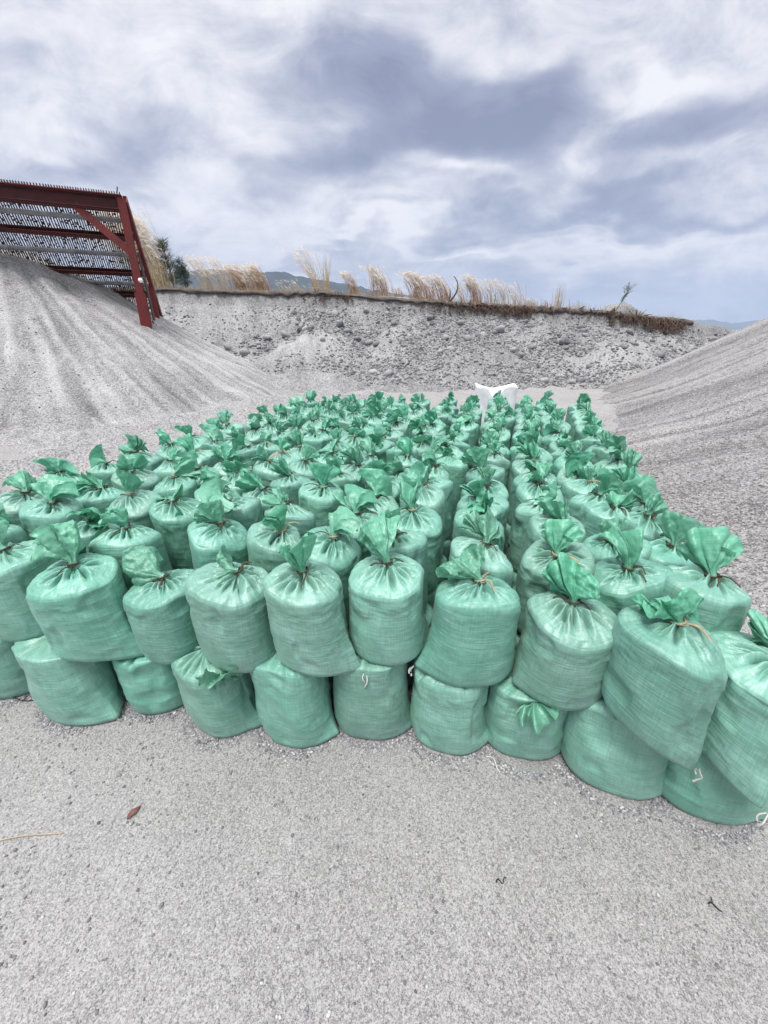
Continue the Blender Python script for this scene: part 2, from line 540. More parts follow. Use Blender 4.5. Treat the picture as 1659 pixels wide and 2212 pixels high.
def bank_h(x, y):
    x = np.asarray(x, float); y = np.asarray(y, float)
    yr = bank_ridge_y(x)
    zt = np.interp(x, RX, RZ)
    d = yr - y                                   # metres in front of the edge
    rill = fbm(x * 1.1 + 0.35 * y, y * 0.22, 21, 4) * 0.55
    face = zt - 0.10 - 0.30 * sstep(0, .25, d) - 0.60 * np.maximum(d, 0) ** 1.0 + rill * sstep(0.2, 2.0, d)
    top = zt + 0.10 * fbm(x * 0.8, y * 0.8, 4, 3) - 0.006 * np.maximum(-d, 0)
    z = np.where(d > 0, face, top)
    h = z
    for (cx_, cy_, hh, sl, sd) in ((-2.7, 14.7, 1.75, .56, 11), (8.6, 14.4, 1.15, .5, 12), (-2.4, 15.9, 2.15, .58, 1), (-6.3, 17.3, 1.0, .22, 2), (3.9, 15.9, 1.85, .58, 3), (8.6, 15.5, 1.95, .58, 4),
                                   (11.9, 14.9, 1.25, .5, 5), (-4.6, 14.6, .55, .26, 6), (0.7, 16.3, 2.15, .56, 7), (6.2, 16.8, 2.2, .6, 8), (-1.2, 14.6, .9, .5, 9)):
        r = np.hypot(x - cx_, y - cy_)
        ang = np.arctan2(y - cy_, x - cx_)
        c = hh - sl * np.sqrt(r * r + 0.12) + 0.12 * vn(ang * 6, r * 0.3, sd * 7) * sstep(0.2, 1.5, r)
        h = smax(h, c, 0.16)
    front = sstep(13.2, 13.9, y)
    h = h + (fbm(x * 2.2, y * 2.2, 31, 4) * 0.16 + fbm(x * 8, y * 8, 33, 3) * 0.05) * np.where(d > 0, 1, .4)
    return np.minimum(h, 30) * 1.0


AP = np.array([-10.1, 12.2])


def pile_h(x, y, want_streak=False):
    x = np.asarray(x, float); y = np.asarray(y, float)
    dx_, dy_ = x - AP[0], y - AP[1]
    r = np.hypot(dx_, dy_)
    ang = np.arctan2(dy_, dx_)
    # a long shoulder runs off to the right of the screen
    h = 4.25 - 0.63 * np.sqrt(r * r + 0.6) + 0.045 * np.maximum(r - 3.6, 0) ** 1.5
    r2 = np.hypot((x + 7.4) * 1.0, (y - 12.9))
    h2 = 1.95 - 0.50 * np.sqrt(r2 * r2 + 0.5) + 0.05 * np.maximum(r2 - 2, 0) ** 1.4
    h = smax(h, h2, 0.5)
    r3 = np.hypot((x + 13.4), (y - 10.6))
    h = smax(h, 3.3 - 0.58 * np.sqrt(r3 * r3 + .6), 0.5)
    m = sstep(0.4, 2.2, r)
    rill = fbm(ang * 11.0, r * 0.30, 41, 5, 0.65)
    fine = fbm(ang * 34.0, r * 0.5, 47, 3, 0.6)
    h = h + m * (rill * 0.06 + fine * 0.06) + fbm(x * 1.2, y * 1.2, 43, 3) * 0.12
    # slumped, darker crusty patches below the crest
    sl = np.exp(-(((x + 8.35) / 0.9) ** 2 + ((y - 10.9) / 0.55) ** 2))
    h = h - 0.10 * sl * sstep(-.1, .2, fbm(x * 3, y * 3, 51, 3))
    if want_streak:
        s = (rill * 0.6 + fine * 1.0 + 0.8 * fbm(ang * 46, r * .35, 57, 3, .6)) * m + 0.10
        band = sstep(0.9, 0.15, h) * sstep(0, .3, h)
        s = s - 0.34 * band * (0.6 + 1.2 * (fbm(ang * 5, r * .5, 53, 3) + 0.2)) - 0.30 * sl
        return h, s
    return h


def gravel_h(x, y, want_streak=False):
    x = np.asarray(x, float); y = np.asarray(y, float)
    a = np.array([13.2, 9.9]); b = np.array([9.4, 1.2])
    ab = b - a; L2 = ab @ ab
    tt = ((x - a[0]) * ab[0] + (y - a[1]) * ab[1]) / L2
    t = np.clip(tt, 0, 1)
    px_, py_ = a[0] + ab[0] * t, a[1] + ab[1] * t
    d = np.hypot(x - px_, y - py_)
    ang = np.arctan2(y - py_, x - px_)
    along = tt * math.sqrt(L2) + np.where(tt < 0, ang * 1.5, 0) 
    sgn = (x - a[0]) * (-ab[1]) + (y - a[1]) * ab[0]
    h = 4.08 - 0.62 * np.sqrt(d * d + 0.5) + 0.115 * np.maximum(np.minimum(d, 8.6) - 5.2, 0) ** 1.6
    q_ = t * 9.4 + np.where(tt < 0, -(ang + 3.4) * 4.0, 0) + np.where(tt > 1, (ang) * 2.0, 0)
    rill = fbm(q_ * 0.75, d * 0.12, 61, 4, 0.6)
    fine = fbm(q_ * 4.2, d * 0.2, 67, 3, 0.6)
    m = sstep(0.2, 2.0, d)
    h = h + m * (rill * 0.09 + fine * 0.04) + fbm(x * 1.6, y * 1.6, 63, 3) * 0.06
    if want_streak:
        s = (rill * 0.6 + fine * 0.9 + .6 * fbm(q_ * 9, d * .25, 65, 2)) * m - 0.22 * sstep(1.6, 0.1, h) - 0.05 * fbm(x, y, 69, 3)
        return h, s
    return h


def floor_h(x, y):
    """trampled yard floor"""
    x = np.asarray(x, float); y = np.asarray(y, float)
    h = 0.05 * fbm(x * 0.35, y * 0.35, 71, 3) * sstep(2.5, 6, np.hypot(x, y))
    # disturbed loose sand to the left of the sacks
    m = sstep(-1.6, -3.0, x + 0.25 * y - 1.0) * sstep(1.5, 3, y)
    m = np.maximum(m, sstep(6.3, 7.5, y) * 0.8)
    h = h + m * (fbm(x * 1.6, y * 1.6, 73, 4) * 0.13 + fbm(x * 6, y * 6, 75, 3) * 0.045 + 0.03)
    return h


def heightfield(name, x0, x1, y0, y1, step, fn, mat, cut=None):
    xs = np.arange(x0, x1 + step / 2, step); ys = np.arange(y0, y1 + step / 2, step)
    X, Y = np.meshgrid(xs, ys)
    r = fn(X, Y)
    st = None  # grain sorting attribute
    if isinstance(r, tuple):
        Z, st = r
    else:
        Z = r
    V = np.stack([X, Y, Z], -1).reshape(-1, 3)
    F = grid_faces(len(ys), len(xs))
    if cut is not None:
        zf = V[:, 2]
        F = F[zf[F].max(1) > cut]
        used = np.unique(F); rem = np.full(len(V), -1); rem[used] = np.arange(len(used))
        V = V[used]; F = rem[F]
        if st is not None: st = st.ravel()[used]
    elif st is not None:
        st = st.ravel()
    me = mesh_np(name, V, F, True, attrs={'streak': st} if st is not None else None, mat=mat)
    return obj(name, me)


# ground: one sheet, fine near the camera, reaching the horizon
n = 620
u = np.linspace(-1, 1, n)
gxs = 5.0 * np.sinh(u * 8.0); gys = 5.0 * np.sinh(u * 8.0) + 6.0
GX, GY = np.meshgrid(gxs, gys)
rr = np.hypot(GX, GY)
plain = np.where(GY > 19, 1.9, -0.25)
GZ = floor_h(GX, GY)
back = sstep(19.5, 24, GY)
GZ = GZ * (1 - back) + back * (np.interp(GX, RX, RZ) - 0.35)
GZ = GZ + sstep(40, 300, rr) * (fbm(GX * 0.01, GY * 0.01, 81, 3) * 0.8 - 0.6) * (rr > 40)
g_me = mesh_np('ground', np.stack([GX, GY, GZ], -1).reshape(-1, 3), grid_faces(n, n), True, mat=M_ground)
ground = tag(obj('ground', g_me), 'flat yard floor of pale grey grit in front of the sacks', 'ground', kind='structure')


def bank_fn(X, Y):
    h = bank_h(X, Y)
    st = fbm(X * 2.6 + 0.6 * Y, Y * 0.4, 91, 4, 0.6) * 0.55 + 0.03
    # fine pale sand on the spoil heaps in front
    st = st + .85 * np.exp(-((X + 2.7) / 1.5) ** 2 - ((Y - 14.3) / 1.0) ** 2) + .6 * np.exp(-((X - 8.6) / 2.2) ** 2 - ((Y - 14.0) / .8) ** 2) + .4 * np.exp(-((X + 6.5) / 2.0) ** 2 - ((Y - 17.2) / .9) ** 2)
    # stonier, darker bands
    st = st - 0.22 * sstep(0.0, 0.3, fbm(X * 0.35, Y * 0.9, 93, 3)) * (X > -4)
    return h, st


bank = tag(heightfield('embankment', -24, 30, 10.6, 23.5, 0.07, bank_fn, M_bank, cut=-0.1),
           'long grey bank of sand and cobbles closing the yard behind the sacks', 'embankment', kind='structure')
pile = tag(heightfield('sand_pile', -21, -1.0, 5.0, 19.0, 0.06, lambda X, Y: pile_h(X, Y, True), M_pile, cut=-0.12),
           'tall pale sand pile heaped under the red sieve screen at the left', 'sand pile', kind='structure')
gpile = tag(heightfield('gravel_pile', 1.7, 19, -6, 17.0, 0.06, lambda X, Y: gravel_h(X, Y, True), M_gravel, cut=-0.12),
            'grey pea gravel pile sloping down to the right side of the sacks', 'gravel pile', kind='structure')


def surf(x, y):
    z = float(floor_h(x, y))
    if y > 11: z = max(z, float(bank_h(x, y)))
    z = max(z, float(pile_h(x, y)))
    z = max(z, float(gravel_h(x, y)))
    return z


def loose_fn(X, Y):
    e = sstep(-13, -11.5, X) * sstep(-.1, -.9, X + 1.9 - .27 * (Y - 2.2)) * sstep(2.0, 3.0, Y) * sstep(12.5, 11.5, Y)
    b = fbm(X * 1.3, Y * 1.9, 173, 4) * .16 + fbm(X * 5.5, Y * 5.5, 175, 3, .6) * .075 + .06
    return floor_h(X, Y) - .05 + e * (b + .04)


tag(heightfield('loose_sand', -13, 1.0, 1.6, 12.6, .05, loose_fn, M_pile), 'trampled lumpy loose sand between the sacks and the left pile', 'sand', kind='structure')

# ---- dark topsoil lip along the edge of the bank
xs = np.arange(-14, 13.3, 0.06)
yr = bank_ridge_y(xs)
zt = np.interp(xs, RX, RZ)
th_ = 0.11 + 0.14 * vn(xs * 0.9, 2.2, 101) + 0.14 * vn(xs * 3.5, 8.2, 102) + 0.06 * sstep(3.0, 9, xs) * (0.6 + vn(xs * 1.6, 4, 103))
th_ = np.maximum(th_, 0.05)
prof = []
for (dyv, dzv) in ((0.9, 0.03), (0.25, 0.06), (-0.02, 0.035), (-0.09, -0.02)):
    prof.append(np.stack([xs, yr + dyv + 0.04 * vn(xs * 6, dyv * 9, 104), zt + dzv + 0.03 * vn(xs * 5, 3 + dyv, 105)], -1))
prof.append(np.stack([xs, yr - 0.13 + 0.06 * vn(xs * 8, 3, 106), zt - th_ * 0.5], -1))
prof.append(np.stack([xs, yr - 0.10 + 0.08 * vn(xs * 9, 5, 107), zt - th_], -1))
prof.append(np.stack([xs, yr + 0.15, zt - th_ - 0.02], -1))
P_ = np.stack(prof)
tag(obj('topsoil', mesh_np('topsoil', P_.reshape(-1, 3), grid_faces(P_.shape[0], P_.shape[1]), True, mat=M_soil)),
    'thin dark soil layer along the top edge of the bank', 'topsoil', kind='structure')


# ---- distant hills
def hill(name, dist, prof, x0, x1, label, seed, rough):
    nx = 260
    th = np.linspace(x0, x1, nx)
    top = np.interp(th, [p[0] for p in prof], [p[1] for p in prof])
    top = np.maximum(top + rough * fbm(th * 60, 0.3, seed, 5, .55) * (top > 0.004), 0)
    rows = []
    for k, f in enumerate(np.linspace(0, 1, 14)):
        dd = dist * (1 + 0.22 * (f - 1))
        hh = top * dist * (f ** 1.15) * (1 + 0.10 * (1 - f) * fbm(th * 45, f * 6, seed + 3, 4))
        rows.append(np.stack([th * dd, np.full(nx, dd), CAM_H + hh - 40 * (1 - f)], -1))
    rows.append(np.stack([th * dist * 1.2, np.full(nx, dist * 1.25), CAM_H + top * dist * .3], -1))
    A = np.stack(rows)
    return tag(obj(name, mesh_np(name, A.reshape(-1, 3), grid_faces(A.shape[0], nx), True, mat=M_hill)), label, 'hills', kind='structure')


M_hill, t, out = new_mat('hill_forest')
pos = t.new('ShaderNodeNewGeometry').outputs['Position']
c = t.ramp(t.noise(pos, 0.012, 6, 0.65), [(0.35, (0.022, 0.032, 0.036)), (0.6, (0.045, 0.058, 0.062)), (0.8, (0.10, 0.10, 0.10))])
p = principled(t, c, 0.95, 0.05)
t.l.new(p.outputs[0], out.inputs[0])


def hp(px, py):
    a, b, _ = rayq(px, py)
    return (a, b)


hill('hills', 2600, [hp(200, 640), hp(330, 600), hp(380, 588), hp(430, 582), hp(490, 583), hp(530, 588), hp(560, 590), hp(600, 585), hp(618, 588), hp(640, 596), hp(690, 605),
                     hp(740, 613), hp(790, 622), hp(850, 632), hp(930, 645), hp(1050, 668), hp(1200, 700)], -.75, .55,
     'blue grey wooded hills on the horizon behind the dry grass', 111, 0.004)
hill('far_mountains', 9000, [hp(900, 718), hp(1200, 705), hp(1440, 700), hp(1480, 693), hp(1530, 690), hp(1580, 697), hp(1640, 692), hp(1690, 690), hp(1900, 705)], .1, 1.6,
     'faint pale blue mountains low on the right horizon', 117, 0.003)

# ================================================================== SACKS
def angdiff(a, b):
    return (a - b + math.pi) % (2 * math.pi) - math.pi


def sack_body(seed, a=.152, b=.135, H=.42, corners=((0.0, .035, .02), (math.pi, .03, .01)), lean=(0, 0), neck=(0, 0),
              n=184, m=84, flat=0.0, pleatgain=1.0, shoulder=.915, bulge=0.0, reach=0.0, tilt=(0, 0), crush=0.0):
    """a filled sack: flat bottom with seam corners, straight drum, crisp shoulder and a pleated cone drawn in to the tie.
    local origin = centre of the bottom; neck ends at height H"""
    rs = np.random.RandomState(seed)
    th = np.arange(n) * 2 * math.pi / n
    ct, st_ = np.cos(th), np.sin(th)
    e = 2.35
    Rt = (np.abs(ct / a) ** e + np.abs(st_ / b) ** e) ** (-1 / e)
    Rt = Rt * (1 + 0.035 * np.sin(2 * th + rs.rand() * 6) * rs.rand() + 0.03 * np.sin(3 * th + rs.rand() * 6))
    hs = H * (shoulder + 0.02 * rs.randn())
    prof = np.array([(0, 0.006), (.45, 0.0), (.78, 0.0), (.90, .010), (.965, .030), (1.0, .075), (1.015 + bulge, .30 * hs), (1.015 + bulge, .5 * hs), (1.01, .72 * hs),
                     (1.02, .90 * hs), (1.005, .965 * hs), (.94, 1.0 * hs), (.80, hs + (H - hs) * .26), (.62, hs + (H - hs) * .50), (.42, hs + (H - hs) * .70), (.25, hs + (H - hs) * .85),
                     (.13, H - .004), (.105, H + .012)])
    seg = np.hypot(np.diff(prof[:, 0]) * a, np.diff(prof[:, 1]))
    L = np.concatenate([[0], np.cumsum(seg)])
    # catmull-like smoothing by dense linear + gaussian
    ls = np.linspace(0, L[-1], 600)
    pr = np.interp(ls, L, prof[:, 0]); pz = np.interp(ls, L, prof[:, 1])
    k = np.exp(-np.linspace(-2, 2, 23) ** 2 * 4.5); k /= k.sum()
    pr2 = np.convolve(np.pad(pr, 11, mode='reflect', reflect_type='odd'), k, 'valid'); pz2 = np.convolve(np.pad(pz, 11, mode='reflect', reflect_type='odd'), k, 'valid')
    lv = np.linspace(0, L[-1], m)
    rho = np.maximum(np.interp(lv, ls, pr2), 0.0)[:, None]
    zc = np.interp(lv, ls, pz2)[:, None]
    rho[0] = 0.0
    zc = np.maximum(zc, 0.0)
    X = rho * Rt * ct; Y = rho * Rt * st_; Z = zc + 0 * X
    toph = sstep(hs * .9, hs * 1.02, zc)          # 1 on the top cone
    side = sstep(.02, .09, zc) * (1 - toph)
    # slack lumps
    lump = fbm(ct * 1.6 + zc * 5 + seed, st_ * 1.6 + zc * 4, seed + 3, 3)
    X = X * (1 + .05 * lump); Y = Y * (1 + .05 * lump)
    Z = Z + .022 * toph * rho ** 1.5 * fbm(ct * 1.3 * rho + seed, st_ * 1.3 * rho, seed + 4, 2) + .016 * np.sin(th + rs.rand() * 6) * sstep(.6 * hs, hs, zc) * rho
    # coarse horizontal wrinkles, gathering where a corner pulls
    pull = 0
    for (tc_, ext, drp) in corners:
        pull = pull + np.exp(-(angdiff(th, tc_) / .75) ** 2) * (ext * 9 + drp * 4)
    wob = zc * 62 + 1.6 * fbm(ct * 2 + seed, st_ * 2 + zc * 2, seed + 5, 3)
    wr = fbm(th * 2.2 * 1.0, wob * .5, seed + 6, 3, .6)
    amp = (.0014 + .0036 * np.clip(pull, 0, 1.2) * sstep(hs, hs * .2, zc) + .0035 * np.exp(-((zc - hs * .82) / .03) ** 2)) * side
    # shallow dents
    dent = -.012 * sstep(.15, .5, fbm(th * 1.4 + seed, zc * 7, seed + 8, 2)) * side
    # pleats
    npl = rs.randint(26, 34)
    d = np.zeros((m, n))
    base = rs.rand() * 6
    for i in range(npl):
        tk = base + (i + .75 * (rs.rand() - .5)) * 2 * math.pi / npl
        Lk = (.42 + reach + .58 * rs.rand() ** .8)         # how far out it reaches
        wk = (.0030 + .0022 * rs.rand()) * (a / .15)
        Ak = (.018 + .020 * rs.rand()) * pleatgain
        bend = .35 * rs.randn()
        dist = angdiff(th, tk + bend * (rho - .1) * .5) * rho * Rt
        env = sstep(Lk * 1.0, Lk * .35, rho) * sstep(.05, .16, rho) * toph
        wloc = wk * (1 + .9 * rho)
        d = d - Ak * env * np.exp(-(np.abs(dist) / wloc) ** 1.35) + (.30 * Ak) * env * np.exp(-((np.abs(dist) - 2.4 * wloc) / (1.5 * wloc)) ** 2)
    # crinkled cloth on the top
    d = d + toph * .0045 * fbm(X / .022 + seed, Y / .022, seed + 9, 3, .6)
    # position with corners
    for (tc_, ext, drp) in corners:
        dth = angdiff(th, tc_)
        f = np.exp(-(np.maximum(zc - .012, 0) / (.075 + max(drp, 0) * .9)) ** 1.2)
        cs = np.exp(-(np.abs(dth) / .40) ** 1.25)
        cw = np.exp(-(np.abs(dth) / .72) ** 1.5)
        f2 = np.exp(-(zc / (.10 + abs(drp))) ** 1.4)
        X = X + math.cos(tc_) * ext * cs * f * rho ** 2; Y = Y + math.sin(tc_) * ext * cs * f * rho ** 2
        Z = Z - drp * cw * f2 * rho ** 2 + .010 * cs * f * rho ** 2
        # pinch beside the corner
        X = X - math.sin(tc_) * 0.0
    # normals by finite differences
    P = np.stack([X, Y, Z], -1)
    du = np.roll(P, -1, 1) - np.roll(P, 1, 1)
    dv = np.gradient(P, axis=0)
    N = np.cross(du, dv); N /= (np.linalg.norm(N, axis=-1, keepdims=True) + 1e-9)
    disp = d + wr * amp + dent + .0012 * side * fbm(th * 5, zc * 190 + 2 * fbm(th * 2, zc * 8, seed + 21, 2), seed + 22, 2)
    P = P + N * disp[..., None]
    # drawn-in neck off centre, lean of the whole sack, crushed top (lower layer)
    t_ = sstep(hs * .93, H, P[..., 2]) * (1 - rho) ** 1.0
    P[..., 0] += neck[0] * t_ + lean[0] * (np.maximum(P[..., 2], 0) / H) ** 1.2
    P[..., 1] += neck[1] * t_ + lean[1] * (np.maximum(P[..., 2], 0) / H) ** 1.2
    P[..., 2] += (tilt[0] * P[..., 0] + tilt[1] * P[..., 1]) * sstep(.4 * hs, hs, P[..., 2])
    if crush:
        P[..., 2] = np.where(P[..., 2] > crush, crush + (P[..., 2] - crush) * .28, P[..., 2])
    assert np.isfinite(P).all()
    nk = P[-1].mean(0)
    uvu = np.broadcast_to(th * (a + b) / 2, (m, n)); uvv = np.broadcast_to(lv[:, None], (m, n))
    uv = np.stack([uvu, uvv], -1).reshape(-1, 2)
    me = mesh_np('sack_body', P.reshape(-1, 3), grid_faces(m, n, True), True, uv=uv, mat=M_sack)
    cpos = []
    for (tc_, ext, drp) in corners:
        j = int(round((tc_ % (2 * math.pi)) / (2 * math.pi) * n)) % n
        rr_ = np.hypot(P[:m // 3, j, 0], P[:m // 3, j, 1]); i = int(np.argmax(rr_))
        cpos.append(P[i, j].copy())
    return me, nk, cpos


def tuft_mesh(seed, L=.15, bmax=.8, opening=.03, ruf=.022, curl=.5, asym=None, nphi=168, ns=30):
    """the free mouth of the sack above the tie: a gathered, ruffled double fan. local z = outward, x = wide, y = thin"""
    rs = np.random.RandomState(seed + 500)
    phi = np.arange(nphi) * 2 * math.pi / nphi
    s = np.linspace(0, 1, ns)[:, None]
    c, sn = np.cos(phi), np.sin(phi)
    phw = phi + .35 * np.sin(phi + rs.rand() * 6) + .22 * np.sin(2 * phi + rs.rand() * 6)
    rw = 0; rw2 = 0; tot = 0
    for k_ in range(6):
        nn = rs.randint(4, 14); am = (1 / nn ** .45) * (.5 + rs.rand())
        rw = rw + am * np.sin(nn * phw + rs.rand() * 6 + .8 * (1 - s)); tot += am * .62
        rw2 = rw2 + am * np.sin(nn * phw + rs.rand() * 6)
    rw = np.tanh(rw / tot * 1.6); rw2 = rw2 / tot
    mc = np.sign(c) * np.abs(c) ** .85
    beta = (bmax * mc + .16 * rw2) * sstep(0, .45, s)
    beta = beta + .10 * rs.randn()
    Lp = L * (1 + .16 * np.sin(phi * 1.0 + rs.rand() * 6) + .10 * np.sin(2 * phi + rs.rand() * 6) + .05 * np.sin(5 * phw + rs.rand() * 6) + .02 * np.sin(17 * phw))
    asym = rs.uniform(.05, .5) if asym is None else asym
    opening = opening * (1 + asym)
    fr = np.maximum(0, sn) ** .6
    Lp = Lp * (1 - asym * fr)
    Rr = Lp * s
    wpos = .015 * c * (1 - s) + np.sin(beta) * Rr
    dpos = np.cos(beta) * Rr
    tpos = .014 * sn * (1 - s) ** .5 + s ** 1.2 * opening * sn * np.sqrt(np.maximum(1 - .6 * c * c, 0)) + ruf * s ** 1.25 * rw * (.55 + .45 * np.abs(sn))
    # radiating folds near the neck
    nf = rs.randint(9, 15); fold = np.abs((((phw + .25 * np.sin(3 * phi + seed)) * nf / (2 * math.pi)) % 1.0) - .5) * 2 * (.6 + .6 * np.sin(2 * phw + seed))
    tpos = tpos + .017 * (fold - .5) * s ** .5 * (1 - .75 * s) * np.sign(sn + 1e-6)
    # crumpled cloth
    cr = fbm(wpos / .024 + seed, dpos / .026, seed + 11, 3, .6)
    rid = np.abs(fbm(wpos / .045 - seed, dpos / .05 + 3, seed + 12, 2, .5))
    tpos = tpos + (.017 * cr + .024 * (rid - .2)) * s ** .8
    wpos = wpos + .006 * fbm(tpos / .02, dpos / .03, seed + 13, 2) * s
    # flop over
    ang = (1 + 1.6 * asym * fr) * curl * s ** 1.6 * (1 + .9 * np.sin(2 * phw + rs.rand() * 6) + .5 * np.sin(phi + rs.rand() * 6)) + .35 * rs.randn() * s * s * np.maximum(0, c)
    d2 = dpos * np.cos(ang) - tpos * np.sin(ang)
    t2 = dpos * np.sin(ang) + tpos * np.cos(ang)
    # rim curls outward
    t2 = t2 + .016 * s ** 5 * rw2
    P = np.stack([wpos, t2, d2], -1)
    uv = np.stack([np.broadcast_to(phi * .14, (ns, nphi)), np.broadcast_to(s * L, (ns, nphi))], -1).reshape(-1, 2)
    return mesh_np('gathered_top', P.reshape(-1, 3), grid_faces(ns, nphi, True), True, uv=uv, mat=M_tuft)


def tie_mesh(seed, ends=2, length=.05, strip=False):
    rs = np.random.RandomState(seed + 900)
    mb = MB()
    for k_ in range(2):
        tt = np.linspace(0, 2 * math.pi, 25)
        r = .0185 + .001 * k_
        pts = np.stack([r * np.cos(tt), r * np.sin(tt), .005 * k_ - .001 + .003 * np.sin(tt + k_ * 2 + rs.rand() * 6)], -1)
        mb.tube(pts, .0032, 6)
    for k_ in range(ends):
        a0 = rs.rand() * 6.28
        l = length * (.6 + .8 * rs.rand())
        t_ = np.linspace(0, 1, 8)[:, None]
        dr = np.array([[math.cos(a0), math.sin(a0), .15 * rs.randn()]])
        sd_ = np.array([[-math.sin(a0), math.cos(a0), 0]])
        pts = dr * (.018 + l * t_) + sd_ * (.012 * np.sin(t_ * 3 + rs.rand() * 3)) + np.array([[0, 0, 1]]) * (.010 * np.sin(t_ * 3.0) - .012 * t_ ** 2)
        if strip:
            mb.ribbon(pts, (-math.sin(a0) * .8, math.cos(a0) * .8, .6), np.linspace(.008, .007, 8))
            mb.ribbon(pts + (0, 0, .0015), (-math.sin(a0) * .8, math.cos(a0) * .8, .6), np.linspace(.008, .007, 8))
        else:
            mb.tube(pts, np.linspace(.0030, .0022, 8), 5)
    return mb.mesh('tie', M_tan if strip else M_tie, not strip)


def thread_mesh(seed, L=.05):
    rs = np.random.RandomState(seed + 1300)
    mb = MB()
    t_ = np.linspace(0, 1, 12)
    pts = np.stack([.012 * np.sin(t_ * 5 + rs.rand() * 6) * t_ + .010 * t_, .008 * np.sin(t_ * 4 + rs.rand() * 6), -L * t_ + .004], -1)
    mb.tube(pts, .0028, 5)
    pts2 = pts * np.array([-.6, 1.2, .62])
    mb.tube(pts2, .0022, 5)
    mb.tube(np.stack([t_ * .004, 0 * t_, -L * .98 + t_ * .008], -1), .0038, 5)
    return mb.mesh('seam_thread', M_thread, True)


# ---- shared variants for the sacks farther back
rsv = np.random.RandomState(7)
BODY = []
for k_ in range(10):
    r_ = np.random.RandomState(40 + k_)
    BODY.append(sack_body(200 + k_ * 7, a=.126 + .010 * r_.rand(), b=.121 + .010 * r_.rand(), H=.395 + .02 * r_.rand(),
                          neck=(.02 * r_.randn(), .015 * r_.randn()), lean=(.012 * r_.randn(), .012 * r_.randn()), n=176, m=76,
                          pleatgain=1.15, shoulder=.90 + .03 * r_.rand(), tilt=(.15 * r_.randn(), .12 * r_.randn())))
LOWBODY = []
for k_ in range(5):
    LOWBODY.append(sack_body(300 + k_ * 5, a=.136, b=.130, H=.42, n=120, m=50, shoulder=.90, crush=.395, bulge=.02,
                             corners=((0, .05, .0), (math.pi, .04, .0))))
TUFT = {'fan': [], 'crest': [], 'rosette': [], 'flop': []}
for k_ in range(7):
    r_ = np.random.RandomState(60 + k_)
    TUFT['fan'].append(tuft_mesh(10 + k_, L=.125 + .025 * r_.rand(), bmax=.60 + .35 * r_.rand(), opening=.045, ruf=.042, curl=.25 + .4 * r_.rand(), nphi=132, ns=22))
    TUFT['crest'].append(tuft_mesh(30 + k_, L=.11 + .025 * r_.rand(), bmax=.36 + .22 * r_.rand(), opening=.045, ruf=.038, curl=.2 + .4 * r_.rand(), nphi=132, ns=22))
    TUFT['rosette'].append(tuft_mesh(50 + k_, L=.08 + .02 * r_.rand(), bmax=1.0 + .4 * r_.rand(), opening=.055, ruf=.040, curl=.6, nphi=132, ns=22))
    TUFT['flop'].append(tuft_mesh(70 + k_, L=.125 + .025 * r_.rand(), bmax=.5 + .3 * r_.rand(), opening=.03, ruf=.032, curl=1.2 + .5 * r_.rand(), nphi=132, ns=22))
TIES = [tie_mesh(k_, ends=2 + k_ % 2, length=.035 + .01 * (k_ % 3)) for k_ in range(6)]
STRIPS = [tie_mesh(20 + k_, ends=2, length=.075, strip=True) for k_ in range(3)]
THREADS = [thread_mesh(k_, .038 + .016 * k_) for k_ in range(4)]


def tuft_matrix(pos, az, lean, spin):
    """az/lean: world direction the gathered top points to; spin: turn of the fan about it (0 = fan faces the camera)"""
    az, lean, spin = R(az), R(lean), R(spin)
    d = Vector((math.sin(lean) * math.cos(az), math.sin(lean) * math.sin(az), math.cos(lean)))
    view = Vector((pos[0], pos[1], -.35 * math.hypot(pos[0], pos[1]) - .4)).normalized()
    w = d.cross(view)
    if w.length < .25:
        w = d.cross(Vector((1, 0, 0)))
    w.normalize()
    w = Matrix.Rotation(spin, 3, d) @ w
    t = d.cross(w)
    if t.z > 0:
        w, t = -w, -t
    return Matrix(((w.x, t.x, d.x), (w.y, t.y, d.y), (w.z, t.z, d.z))).to_4x4()


def make_sack(label, x, y, z, rz, body, tuft=None, taz=120, tlean=35, tspin=0, tscale=1.0, tie=None, threads=(), group=None, name='green_sack', tie_rz=0.0, sc=(1, 1, 1)):
    me, nk, cpos = body
    root = thing(name, label, 'sack', (x, y, z), 0, group)
    ob = obj('sack_body', me, root)
    ob.rotation_euler = (0, 0, rz)
    ob.scale = sc
    Rz = Matrix.Rotation(rz, 3, 'Z')
    nkw = Rz @ Vector((nk[0] * sc[0], nk[1] * sc[1], nk[2] * sc[2]))
    if tuft is not None:
        tf = obj('gathered_top', tuft, root)
        M = tuft_matrix((x, y), taz, tlean, tspin)
        tf.matrix_local = Matrix.Translation(nkw - Vector((0, 0, .006))) @ M @ Matrix.Scale(tscale, 4)
    if tie is not None:
        ti = obj('tie', tie, root)
        M = tuft_matrix((x, y), taz, tlean * .35, 0)
        ti.matrix_local = Matrix.Translation(nkw - Vector((0, 0, .004))) @ M @ Matrix.Rotation(tie_rz, 4, 'Z')
    for (ci, tm) in threads:
        th_o = obj('seam_thread', tm, root)
        cw = Rz @ Vector(cpos[ci])
        out_ = Vector((cw.x, cw.y, 0)).normalized() * .010 + (Vector((-x, -y, 0)).normalized() * .014 if z > .1 and y < 1.6 else Vector((0, 0, 0)))
        th_o.location = cw + out_
        th_o.rotation_euler = (0, 0, rz + ci)
    return root


